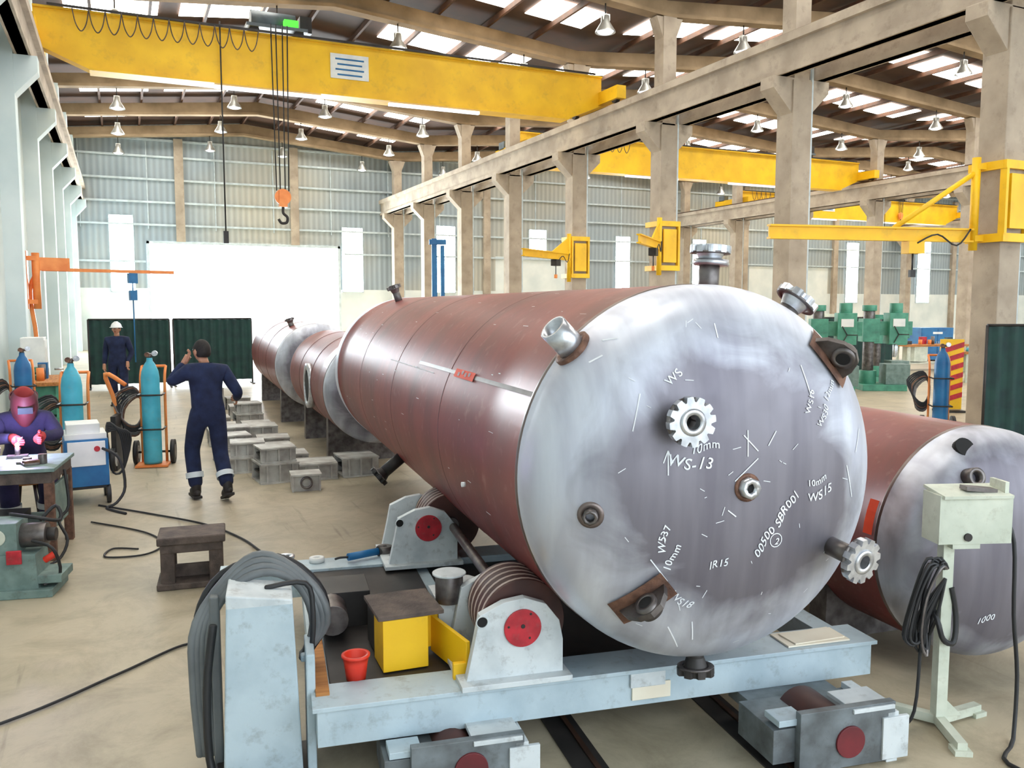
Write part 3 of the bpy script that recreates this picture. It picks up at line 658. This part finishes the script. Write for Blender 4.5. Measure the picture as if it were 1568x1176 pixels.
b.tube([(-.04,.1,.67),(-.06,-.05,.57),(-.03,-.06,.47),(.03,-.05,.45),(.05,-.03,.57),(.02,-.03,.72)],.014,'black',n=6)
b.tube([(.28,0,1.1),(.31,-.06,.95),(.3,-.1,.6),(.32,-.12,.3),(.26,-.2,.02),(.1,-.4,.012),(.3,-.7,.012)],.010,'black',n=8)
b.tube([(-.12,-.02,.43),(-.15,-.04,.1),(-.22,-.02,.012),(-.35,.05,.012)],.008,'black',n=6)
b.done('control_pendant_stand',(3.66,2.86,0),math.radians(-20),bevel=.006)

# ------------------------------------------------------------ floor objects left/centre
b=B(); b.box((0,0,.37),(.48,.36,.06),'stand'); b.box((0,0,.31),(.44,.32,.07),'stand')
for sx in(-.17,.17):
    for sy in (-.12,.12): b.box((sx,sy,.16),(.1,.06,.3),'stand')
b.box((0,.0,.1),(.3,.04,.1),'stand'); b.box((0,0,.025),(.5,.34,.05),'stand'); b.done('steel_step_stand',(.42,6.8,0),math.radians(-6),bevel=.01)
def block(loc,L,w,h,rz_):
    b=B(); t=.02
    b.box((0,0,h-t/2),(L,w,t),'block'); b.box((0,0,t/2),(L,w,t),'block'); b.box((0,-w/2+.05,h/2),(L,.02,h),'block'); b.box((0,w/2-.05,h/2),(L,.02,h),'block')
    for x in(-L*.33,0,L*.33): b.box((x,-w/2+.03,h/2),(.02,.05,h-.03),'block'); b.box((x,w/2-.03,h/2),(.02,.05,h-.03),'block')
    b.box((0,0,h*.5),(L*.9,w-.14,.02),'dark')
    return b.done('steel_support_block',loc,rz_)
rr=random.Random(7)
rows=[(10.5,[1.62,2.12,2.62]),(11.3,[1.4,1.92]),(12.0,[1.3,1.86]),(12.8,[1.4,1.95]),(13.6,[1.35,1.9]),(14.5,[1.4,1.95]),(15.5,[1.4,1.95]),(16.8,[1.45,2.0]),(18.3,[1.6,2.1]),(19.8,[1.7])]
for y,xs in rows:
    for x in xs:
        h=rr.choice([.2,.24,.27]); a=rr.uniform(-.1,.1); f=rr.random()
        block((x,y,0),.46,.5,h,a)
        if f<.45 and x<2.3: block((x,y,h+.001),.42,.42,.18,a)
b=B(); b.box((0,-.1,.09),(.3,.02,.18),'block'); b.ring((0,-.14,.1),(0,.14,.1),.07,.05,'steel2'); b.box((0,0,.19),(.34,.3,.02),'block'); b.box((-.15,0,.09),(.02,.28,.18),'block'); b.box((.15,0,.09),(.02,.28,.18),'block'); b.done('steel_bracket_block',(1.85,9.8,0),-.1)

def gascyl(b,x,y,m,h=1.45,r=.115,z=0.04):
    b.lathe([(0,z),(r*.95,z),(r,z+.03),(r,z+h*.78),(r*.9,z+h*.84),(r*.6,z+h*.9),(r*.35,z+h*.93),(r*.3,z+h*.96)],(x,y,0),(0,0,1),m,28)
    b.cyl((x,y,z+h*.95),(x,y,z+h*1.0),.03,'steel2'); b.cyl((x-.05,y-.0,z+h*.985),(x+.07,y,z+h*.985),.015,'rust'); b.cyl((x+.07,y-.06,z+h*1.0),(x+.07,y-.01,z+h*1.0),.035,'steel'); b.cyl((x-.02,y-.08,z+h*.99),(x-.02,y-.02,z+h*.99),.03,'rust')
def cylcart(loc,rz_,mats,extra=False):
    b=B(); k=len(mats)
    for i,m in enumerate(mats): gascyl(b,(i-(k-1)/2)*.27,0,m)
    W=.3*k
    b.box((0,.0,.02),(W+.1,.34,.025),'orange')
    for s_ in(-1,1):
        x=s_*(W/2+.08); b.cyl((x-.025,.18,.16),(x+.025,.18,.16),.16,'black',n=28); b.cyl((x-.03,.18,.16),(x+.03,.18,.16),.09,'steel2',n=20); b.tube([(s_*W/2,.16,.03),(s_*W/2,.17,.8),(s_*W/2,.2,1.15),(s_*W/2,.34,1.3)],.018,'orange',n=8)
    for z in (.5,.95): b.tube([(-W/2,.16,z),(-W/2,-.13,z),(W/2,-.13,z),(W/2,.16,z)],.012,'dark',n=6,smooth=1)
    b.cyl((-W/2-.08,.18,.16),(W/2+.08,.18,.16),.015,'dark'); b.cyl((-W/2,.34,1.3),(W/2,.34,1.3),.018,'orange')
    for i in range(8):
        z=.7+.02*i; b.tube([(-W/2-.03-.01*i,.2,z+.2),(-W/2-.2-.02*i,.15,z+.05),(-W/2-.2,.1,z-.25),(-W/2-.05,.16,z-.3),(-W/2+.02,.22,z-.05)],.013,random.choice(['black','rust','black','steel2']),n=6,closed=True)
    if extra:
        b.box((-.42,-.02,.35),(.06,.5,.7),'dark'); b.tube([(-.42,.2,.0),(-.46,.15,.8),(-.56,.1,1.22),(-.3,.0,1.08)],.028,'orange',n=8)
        b.cyl((-.46,-.25,.15),(-.40,-.25,.15),.15,'black',n=24); b.cyl((-.47,-.25,.15),(-.39,-.25,.15),.09,'steel',n=16)
    return b.done('gas_cylinder_cart',loc,rz_)
cylcart((.30,12.1,0),math.radians(-10),['cylblue'],True)
cylcart((-.58,11.3,0),math.radians(-5),['cylblue'])
cylcart((12.0,9.6,0),math.radians(-40),['blue'])
cylcart((-1.35,14.2,0),math.radians(10),['blue'])
# welding table
b=B(); b.box((0,0,.765),(1.25,.8,.03),'greengrey'); b.box((0,0,.70),(1.2,.76,.09),'stand')
for sx in(-.57,.57):
    for sy in(-.34,.34): b.box((sx,sy,.33),(.07,.07,.66),'rust')
b.box((0,0,.25),(1.15,.7,.03),'greengrey'); b.box((.57,-.0,.45),(.03,.62,.3),'greengrey')
for i in range(12):
    x=random.uniform(-.1,.55);y=random.uniform(-.36,-.05)
    if i%3==0: b.cyl((x,y,.78),(x,y,.78+random.uniform(.03,.1)),.035,'steel2')
    elif i%3==1: b.box((x,y,.8),(.16,.07,.04),'rust',rot=(0,0,i))
    else: b.box((x,y,.79),(.12,.12,.02),'steel2',rot=(0,0,i))
b.box((.1,.05,.30),(.4,.3,.08),'dark'); b.tube([(.62,.0,.7),(.66,-.1,.4),(.6,-.2,.3),(.68,-.3,.15),(.62,-.4,.01),(.5,-.6,.01)],.014,'black',n=6)
b.cyl((.1,-.25,.78),(.1,-.25,.92),.03,'rust'); b.box((.1,-.25,.92),(.2,.06,.05),'steel2')
b.done('welding_table',(-1.12,8.3,0),math.radians(-8),bevel=.004)
b=B(); b.box((0,0,.45),(.42,.5,.5),'blue'); b.box((0,0,.73),(.4,.46,.06),'white'); b.box((0,-.256,.55),(.36,.02,.26),'white'); b.box((-.02,0,.81),(.32,.38,.1),'white')
for sx in(-.2,.2):
    for sy in (-.2,.2): b.cyl((sx-.02,sy,.1),(sx+.02,sy,.1),.1,'black',n=20)
b.box((0,0,.2),(.38,.48,.06),'dark'); b.tube([(.15,-.26,.6),(.3,-.4,.5),(.34,-.45,.2),(.25,-.5,.05),(.15,-.55,.012),(.3,-.9,.012)],.016,'black',n=6)
for i in range(6): b.tube([(.22,-.1,.85-.02*i),(.34+.02*i,-.12,.72),(.37,-.1,.35),(.26,-.1,.3),(.22,-.12,.6)],.013,'black',n=6,closed=True)
b.cyl((.1,-.28,.6),(.1,-.26,.6),.03,'red'); b.done('welding_machine',(-.42,10.2,0),math.radians(5),bevel=.01)
b=B(); b.box((0,0,.03),(.5,.4,.06),'greengrey'); b.box((-.05,0,.18),(.4,.32,.26),'greengrey',top=.9); b.box((-.12,0,.42),(.26,.26,.24),'greengrey'); b.cyl((.0,0,.42),(.18,0,.42),.09,'steel2'); b.cyl((.18,0,.42),(.24,0,.42),.05,'dark')
b.box((.2,0,.12),(.2,.3,.06),'greengrey'); b.cyl((.18,-.1,.25),(.26,-.1,.3),.025,'redplastic'); b.box((.0,-.17,.3),(.1,.02,.1),'red'); b.tube([(.1,.1,.5),(.2,.15,.6),(.24,.1,.5),(.1,0,.55),(-.1,.1,.56)],.015,'black',n=6)
b.tube([(.1,-.1,.4),(.25,-.15,.35),(.28,-.1,.15),(.18,-.15,.08)],.013,'black',n=6)
b.cyl((-.12,-.14,.44),(-.12,-.13,.44),.06,'palegreen'); b.done('threading_machine',(-.74,7.1,0),math.radians(-12),bevel=.008)
b=B(); b.box((0,0,.25),(.5,.5,.5),'dark'); b.box((0,0,.52),(.54,.54,.04),'stand'); b.box((0,-.26,.3),(.4,.02,.2),'blue'); b.box((0,-.26,.12),(.4,.02,.1),'blue'); b.done('tool_cabinet',(-1.6,10.9,0),0)

b=B(); r=.012
b.tube([(-1.6,4.4,r),(-.63,4.81,r),(-.1,5.2,r),(.3,5.5,r),(.42,5.2,r),(.36,4.9,r)],r*.7,'black',smooth=8); b.done('floor_cable')
b=B(); b.tube([(-.3,9.85,r),(.2,9.2,r),(.65,8.55,r),(.9,7.9,r),(1.0,7.4,r),(1.1,6.9,r),(.9,6.3,r)],r*.8,'black',smooth=8); b.done('floor_cable')
b=B(); b.tube([(-.35,9.1,r),(.1,8.5,r),(.25,8.0,r),(.1,7.7,r),(-.2,7.75,r),(-.15,8.0,r),(.05,7.9,r)],r*.7,'black',smooth=8); b.done('floor_cable')
b=B(); b.tube([(3.9,2.4,r),(4.4,2.5,r),(4.7,2.1,r),(4.2,1.6,r)],r,'black',smooth=8); b.done('floor_cable')

def wscreen(loc,w,h,rz_,m='screen'):
    b=B(); n=16
    vs=[];fs=[]
    for i in range(n*3+1):
        x=-w/2+w*i/(n*3); y=.03*math.sin(i*1.3)
        vs+= [(x,y,.12),(x,y,h-.05)]
    for i in range(n*3): fs.append((2*i,2*i+2,2*i+3,2*i+1))
    b.add(vs,fs,m,True)
    b.cyl((-w/2,0,h-.03),(w/2,0,h-.03),.02,'dark',n=8)
    for x in(-w/2,w/2): b.cyl((x,0,0.02),(x,0,h-.03),.022,'dark',n=8); b.box((x,0,.015),(.05,.5,.03),'dark')
    return b.done('welding_screen',loc,rz_)
wscreen((.15,24,0),1.9,1.8,0); wscreen((2.2,24.2,0),2.0,1.8,.05); wscreen((12.9,8.2,0),2.4,1.85,math.radians(-25))
wscreen((20,19,0),3,1.8,0)
def drill(loc,rz_,s_=1.0):
    b=B(); b.T=Matrix.Scale(s_,4)
    b.box((0,0,.08),(1.1,.8,.16),'green'); b.cyl((-.3,.1,.16),(-.3,.1,2.05),.14,'steel2'); b.cyl((-.3,.1,.16),(-.3,.1,.5),.22,'green'); b.box((-.3,.1,1.55),(.42,.44,.6),'green')
    b.box((.2,.1,1.6),(1.1,.26,.36),'green'); b.box((.35,.05,1.6),(.46,.5,.8),'green'); b.cyl((.35,.05,2.0),(.35,.05,2.25),.16,'green'); b.cyl((.35,.05,1.2),(.35,.05,.85),.05,'steel'); b.cyl((-.3,.1,2.05),(-.3,.1,2.2),.18,'green')
    b.box((.35,.0,.42),(.6,.55,.52),'greengrey')
    for a in range(3):
        t=a*2.1; b.cyl((.35,-.22,1.45),(.35+.25*math.cos(t),-.24,1.45+.25*math.sin(t)),.014,'dark',n=6)
    b.box((.35,-.21,1.75),(.3,.02,.2),'white')
    return b.done('drilling_machine',loc,rz_,bevel=.02)
drill((15.9,15.9,0),math.radians(-35),.97); drill((17.4,15.7,0),math.radians(-30),.97); drill((19.6,17.5,0),-.4,.85)
b=B(); b.box((0,0,.06),(1.2,.9,.12),'blue'); b.box((-.1,0,2.1),(.16,.2,4.0),'blue'); b.box((.14,0,2.0),(.12,.16,3.8),'blue'); b.box((.0,0,4.0),(.5,.24,.14),'blue'); b.box((.0,-.2,2.2),(.5,.2,.3),'dark'); b.done('blue_lifting_mast',(8.6,24.2,0),-.3)
def bench(loc,rz_,m='palegreen',L=1.8):
    b=B(); b.box((0,0,.82),(L,.7,.06),'wood'); 
    for sx in(-L/2+.08,L/2-.08):
        for sy in(-.28,.28): b.box((sx,sy,.4),(.07,.07,.8),m)
    b.box((0,0,.25),(L-.2,.6,.03),m); b.box((-L*.28,0,.55),(.5,.6,.5),m)
    for i in range(6):
        x=random.uniform(-L/2+.2,L/2-.2); h=random.uniform(.08,.3)
        if i%2: b.box((x,random.uniform(-.2,.2),.85+h/2),(.2,.15,h),random.choice(['blue','dark','red','green']))
        else: b.cyl((x,0,.85),(x,0,.85+h),.06,random.choice(['steel2','cylblue','orange']))
    b.box((L*.3,.1,.95),(.2,.3,.14),'green'); b.cyl((L*.3,-.15,.98),(L*.3,-.3,.98),.02,'steel')
    return b.done('workbench',loc,rz_)
bench((15.4,9.4,0),-.3); bench((14.9,20.8,0),0); bench((22,16,0),-.5); bench((-1.3,16.8,0),math.pi/2,'green'); bench((24.5,20,0),-.2,L=2.4); bench((10.9,27,0),.1)
bench((18.5,11.5,0),-.3,'green',2.4); bench((20.5,13,0),-.2)
def cab(loc,rz_,m,w=.8,d=.5,h=1.8):
    b=B(); b.box((0,0,h/2+.05),(w,d,h-.1),m); b.box((0,0,.03),(w*.9,d*.9,.06),'dark')
    for s_ in(-1,1): b.box((s_*w/4,-d/2-.008,h/2+.05),(w/2-.03,.016,h-.2),m); b.box((s_*.04,-d/2-.03,h*.55),(.02,.03,.15),'steel')
    b.box((0,-d/2-.02,h*.85),(w*.3,.01,.08),'white')
    return b.done('electrical_cabinet',loc,rz_,bevel=.01)
cab((-1.6,19,0),math.pi/2,'white',.6,.4,1.5); cab((17.5,23,0),-.3,'palegreen'); cab((21.5,24,0),0,'white',1.2); cab((26,26,0),-.2,'palegreen',1.0); cab((12.9,15.8,0),0,'white',.5,.3,1.5); cab((28,23,0),-.2,'blue',1.4,.8,1.3)
b=B(); b.box((0,0,.75),(.45,.04,1.4),'yellow')
for i in range(6): b.prism([(-.225,.15+i*.2),(.225,.3+i*.2),(.225,.4+i*.2),(-.225,.25+i*.2)],(0,-.03,0),(1,0,0),(0,0,1),(0,.01,0),'red')
b.box((0,0,.02),(.5,.4,.04),'dark'); b.done('hazard_board',(15.0,11.8,0),-.5)

# ------------------------------------------------------------ people
def skinobj(name,verts,edges,radii,m,root,parent,sub=2):
    me=bpy.data.meshes.new(name); me.from_pydata([tuple(v) for v in verts],edges,[]); me.materials.append(M[m])
    o=bpy.data.objects.new(name,me); S.collection.objects.link(o)
    md=o.modifiers.new('skin','SKIN'); md.use_smooth_shade=True
    if not me.skin_vertices:
        bpy.context.view_layer.objects.active=o; bpy.ops.mesh.customdata_skin_add()
    for i,r in enumerate(radii):
        sv=me.skin_vertices[0].data[i]; sv.radius=r if hasattr(r,'__len__') else (r,r); sv.use_root=(i==root)
    ss=o.modifiers.new('sub','SUBSURF'); ss.levels=sub; ss.render_levels=sub
    o.parent=parent; return o
DEF=dict(pelvis=(0,0,.96),waist=(0,0,1.10),chest=(0,.01,1.27),up=(0,0,1.40),neck=(0,.01,1.49),head=(0,.03,1.63),
 shL=(-.19,0,1.405),elL=(-.25,-.02,1.12),wrL=(-.25,.06,.88),shR=(.19,0,1.405),elR=(.25,-.02,1.12),wrR=(.25,.06,.88),
 hipL=(-.1,0,.90),knL=(-.11,.03,.50),anL=(-.11,-.02,.10),hipR=(.1,0,.90),knR=(.11,.03,.50),anR=(.11,-.02,.10),hdL=(0,.1,-1),hdR=(0,.1,-1),face=(0,1,0),footL=(0,1,0),footR=(0,1,0))
def person(name,loc,yaw,J,suit='navy',hat=None,mask=False,glove=None,bands=True):
    j={k:V(v) for k,v in {**DEF,**J}.items()}
    E=bpy.data.objects.new(name,None); S.collection.objects.link(E); E.empty_display_size=.3
    order=['pelvis','waist','chest','up','neck','shL','elL','wrL','shR','elR','wrR','hipL','knL','anL','hipR','knR','anR']
    rad=dict(pelvis=(.175,.14),waist=(.17,.135),chest=(.19,.145),up=(.15,.115),neck=(.065,.065),shL=.085,elL=.062,wrL=.046,shR=.085,elR=.062,wrR=.046,hipL=.12,knL=.088,anL=.078,hipR=.12,knR=.088,anR=.078)
    vs=[j[k] for k in order]; ra=[rad[k] for k in order]; ix={k:i for i,k in enumerate(order)}
    ed=[('pelvis','waist'),('waist','chest'),('chest','up'),('up','neck'),('up','shL'),('shL','elL'),('elL','wrL'),('up','shR'),('shR','elR'),('elR','wrR'),('pelvis','hipL'),('hipL','knL'),('knL','anL'),('pelvis','hipR'),('hipR','knR'),('knR','anR')]
    ed2=[]
    for a,c in ed:
        if (a,c) in (('hipL','knL'),('hipR','knR'),('shL','elL'),('shR','elR'),('knL','anL'),('knR','anR')):
            vs.append(j[a].lerp(j[c],.5)); g=lambda q: q[0] if hasattr(q,'__len__') else q
            k=1.03 if 'kn' in a else .98
            ra.append((g(rad[a])+g(rad[c]))/2*k); ed2+=[(ix[a],len(vs)-1),(len(vs)-1,ix[c])]
        else: ed2.append((ix[a],ix[c]))
    skinobj('coverall',vs,ed2,ra,suit,0,E)
    b=B(); hc=j['head']; f=j['face'].normalized(); up=(hc-j['neck']); up.z=abs(up.z)+.1; up.normalize()
    rt=f.cross(up).normalized(); up=rt.cross(f).normalized()
    HT=Matrix(((rt.x,f.x,up.x,hc.x),(rt.y,f.y,up.y,hc.y),(rt.z,f.z,up.z,hc.z),(0,0,0,1)))
    b.T=HT
    def hf(p):
        q=p.copy()
        if q.z<0: q.x*=1-.28*(-q.z); q.y*=1-.1*(-q.z); q.y+=.12*(-q.z)
        return q
    b.sph((0,0,0),(.077,.098,.118),'skin',28,18,fn=hf)
    b.tube([(0,.09,.025),(0,.108,-.005),(0,.118,-.022),(0,.1,-.032)],.012,'skin',n=8)
    for s_ in(-1,1):
        b.sph((s_*.03,.084,.012),(.014,.01,.009),'white',10,6); b.sph((s_*.03,.092,.012),(.006,.004,.006),'eye',8,5); b.box((s_*.03,.09,.034),(.032,.012,.006),'hair')
        b.sph((s_*.078,-.002,-.005),(.011,.02,.032),'skin',10,8)
    b.sph((0,.094,-.055),(.024,.01,.006),'glove',10,6)
    b.T=Matrix(); b.cyl(j['neck']-V((0,0,.04)),hc-V((0,.01,.05)),.052,'skin',r2=.05,n=16); b.T=HT
    b.sph((0,-.012,.012),(.083,.104,.116),'hair',24,10,-.05,1); b.sph((0,-.03,-.005),(.08,.085,.09),'hair',20,10,-.6,.5)
    if hat:
        b.sph((0,-.005,.035),(.105,.125,.12),hat,28,10,0,1); b.lathe([(.0,.03),(.125,.03),(.128,.036),(.1,.045)],(0,0.01,0),(0,0,1),hat,28); b.box((0,.13,.035),(.13,.07,.01),hat); b.box((0,-.005,.15),(.03,.16,.015),hat)
    if mask:
        k=12; vs=[];fs=[]
        for z,w_,o_ in ((.15,.085,.0),(.11,.105,.02),(.0,.115,.03),(-.09,.1,.03),(-.17,.06,.0)):
            for i in range(k+1):
                t=math.pi*i/k; vs.append((w_*math.cos(t),.04+o_+.12*math.sin(t),z))
        for jn in range(4):
            for i in range(k): fs.append((jn*(k+1)+i,jn*(k+1)+i+1,(jn+1)*(k+1)+i+1,(jn+1)*(k+1)+i))
        b.add(vs,fs,'helmet',True)
        b.box((0,.192,.03),(.12,.02,.065),'darkglass'); b.sph((0,-.005,.03),(.1,.12,.12),'glove',20,8,0,1); b.ring((0,-.0,.05),(0,0,.08),.118,.11,'helmet')
    b.done('head',parent=E)
    for sd in 'LR':
        w=j['wr'+sd]; d=j['hd'+sd].normalized(); b=B(); sg=-1 if sd=='L' else 1
        side=d.cross(V((sg,0,0))); 
        if side.length<.2: side=V((0,1,0))
        side.normalize(); nrm=side.cross(d).normalized()*(1)
        mt=glove or 'skin'; k=1.25 if glove else 1
        b.cyl(w-d*.03,w+d*.02,.03*k,mt,r2=.032*k,n=14)
        b.tube([w,w+d*.045,w+d*.09],.034*k,mt,n=12,r2=.036*k)
        for i in range(4):
            o=side*(.027-.018*i); l=(.075,.085,.08,.062)[i]; p0=w+d*.085+o
            p1=p0+d*l*.5+nrm*(-sg)*.004; p2=p1+(d*.7-nrm*sg*.7)*l*.3; p3=p2+(d*.3-nrm*sg*.95)*l*.25
            b.tube([p0,p1,p2,p3],.0105*k,mt,n=8,r2=.008*k,smooth=3)
        p0=w+d*.03+side*.03; b.tube([p0,p0+side*.03+d*.02,p0+side*.04+d*.055-nrm*sg*.01,p0+side*.035+d*.08-nrm*sg*.015],.013*k,mt,n=8,r2=.009*k,smooth=3)
        b.done('hand_'+sd.lower(),parent=E)
        b=B(); a=j['an'+sd]; ft=j['foot'+sd].normalized(); 
        xr=ft.cross(V((0,0,1))).normalized(); ux=xr.cross(ft).normalized()
        b.T=Matrix(((xr.x,ft.x,ux.x,a.x),(xr.y,ft.y,ux.y,a.y),(xr.z,ft.z,ux.z,a.z),(0,0,0,1)))
        b.sph((0,.06,-.045),(.05,.15,.055),'boot',18,10,-.7,1); b.cyl((0,0,.06),(0,0,-.05),.052,'boot',r2=.05); b.box((0,.055,-.085),(.092,.27,.03),'boot')
        b.done('boot_'+sd.lower(),parent=E,bevel=.006)
        if bands:
            b=B(); kn=j['kn'+sd]; p=a.lerp(kn,.28); q=a.lerp(kn,.42); b.cyl(p,q,.092,'reflect',r2=.094,n=28,caps=False); b.done('reflective_band_'+sd.lower(),parent=E)
    E.location=loc; E.rotation_euler=(0,0,yaw); return E
person('worker',(.80,9.75,0),math.radians(8),dict(head=(-.03,.05,1.62),face=(-.5,1,0.05),
  shL=(-.19,0,1.41),elL=(-.36,.12,1.27),wrL=(-.19,.16,1.49),hdL=(.45,-.25,.8),
  shR=(.19,0,1.40),elR=(.31,-.10,1.16),wrR=(.35,.12,1.08),hdR=(.1,1,-.1),
  hipL=(-.1,0,.90),knL=(-.14,.16,.53),anL=(-.13,.05,.115),hipR=(.1,0,.90),knR=(.12,-.02,.50),anR=(.13,-.26,.16),footR=(.0,1,-.35),footL=(0,1,0)))
person('worker',(-.12,19.7,0),math.radians(165),dict(elL=(-.27,-.04,1.13),wrL=(-.22,.12,.93),elR=(.25,-.03,1.12),wrR=(.25,.08,.88),knL=(-.12,.06,.5),anL=(-.13,.1,.115),knR=(.11,.0,.5),anR=(.12,-.12,.115)),hat='hatw')
person('welder',(-.90,9.28,0),math.radians(180+8),dict(pelvis=(0,0,.60),waist=(0,.05,.75),chest=(0,.13,.92),up=(0,.19,1.04),neck=(0,.23,1.12),head=(0,.30,1.22),face=(0,1,-.5),
  shL=(-.19,.19,1.04),elL=(-.27,.36,.90),wrL=(-.11,.58,.93),hdL=(.3,1,-.15),shR=(.19,.19,1.04),elR=(.27,.36,.90),wrR=(.11,.58,.93),hdR=(-.3,1,-.15),
  hipL=(-.1,.03,.58),knL=(-.16,.42,.54),anL=(-.15,.34,.115),hipR=(.1,.03,.58),knR=(.16,.42,.54),anR=(.15,.38,.115)),suit='purple',mask=True,glove='glove')
b=B(); b.cyl((0,0,.40),(0,0,.43),.17,'wood',n=28)
for a in range(4): t=a*math.pi/2+.7; b.cyl((.1*math.cos(t),.1*math.sin(t),.40),(.17*math.cos(t),.17*math.sin(t),0),.015,'dark')
b.done('stool',(-.90,9.36,0)) 
b=B(); b.sph((0,0,0),.018,'arc',12,8); b.cyl((0,0,-.02),(.0,0,-.10),.02,'steel2'); b.box((0,0,-.1),(.16,.1,.02),'steel2'); b.tube([(0,0.01,.01),(.02,.03,.04),(.04,.05,.06)],.006,'dark'); b.done('welding_arc',(-.88,8.50,.895))
ld=bpy.data.lights.new('arc_light','POINT'); ld.energy=30; ld.color=(.7,.58,1); ld.shadow_soft_size=.04
lo=bpy.data.objects.new('arc_light',ld); lo.location=(-.88,8.48,.97); S.collection.objects.link(lo)

# ------------------------------------------------------------ world + lights
w=bpy.data.worlds.new('sky'); S.world=w; w.use_nodes=True
bg=w.node_tree.nodes['Background']; bg.inputs[0].default_value=(.82,.92,1,1); bg.inputs[1].default_value=4.0
# daylight entering by the open door in the far wall
ld=bpy.data.lights.new('door_daylight','AREA'); ld.shape='RECTANGLE'; ld.size=DX1-DX0-.3; ld.size_y=DZ-.2; ld.energy=5000; ld.color=(.85,.94,1)
lo=bpy.data.objects.new('door_daylight',ld); lo.location=((DX0+DX1)/2,YB+.5,DZ/2); lo.rotation_euler=(math.radians(-90),0,0); S.collection.objects.link(lo)

cd=bpy.data.cameras.new('camera'); cam=bpy.data.objects.new('camera',cd); S.collection.objects.link(cam)
cd.sensor_width=36; cd.lens=29.96; cam.location=(0,0,2.1); cam.rotation_euler=(math.radians(90-5.2),0,math.radians(-24.5)); cd.clip_end=500
S.camera=cam
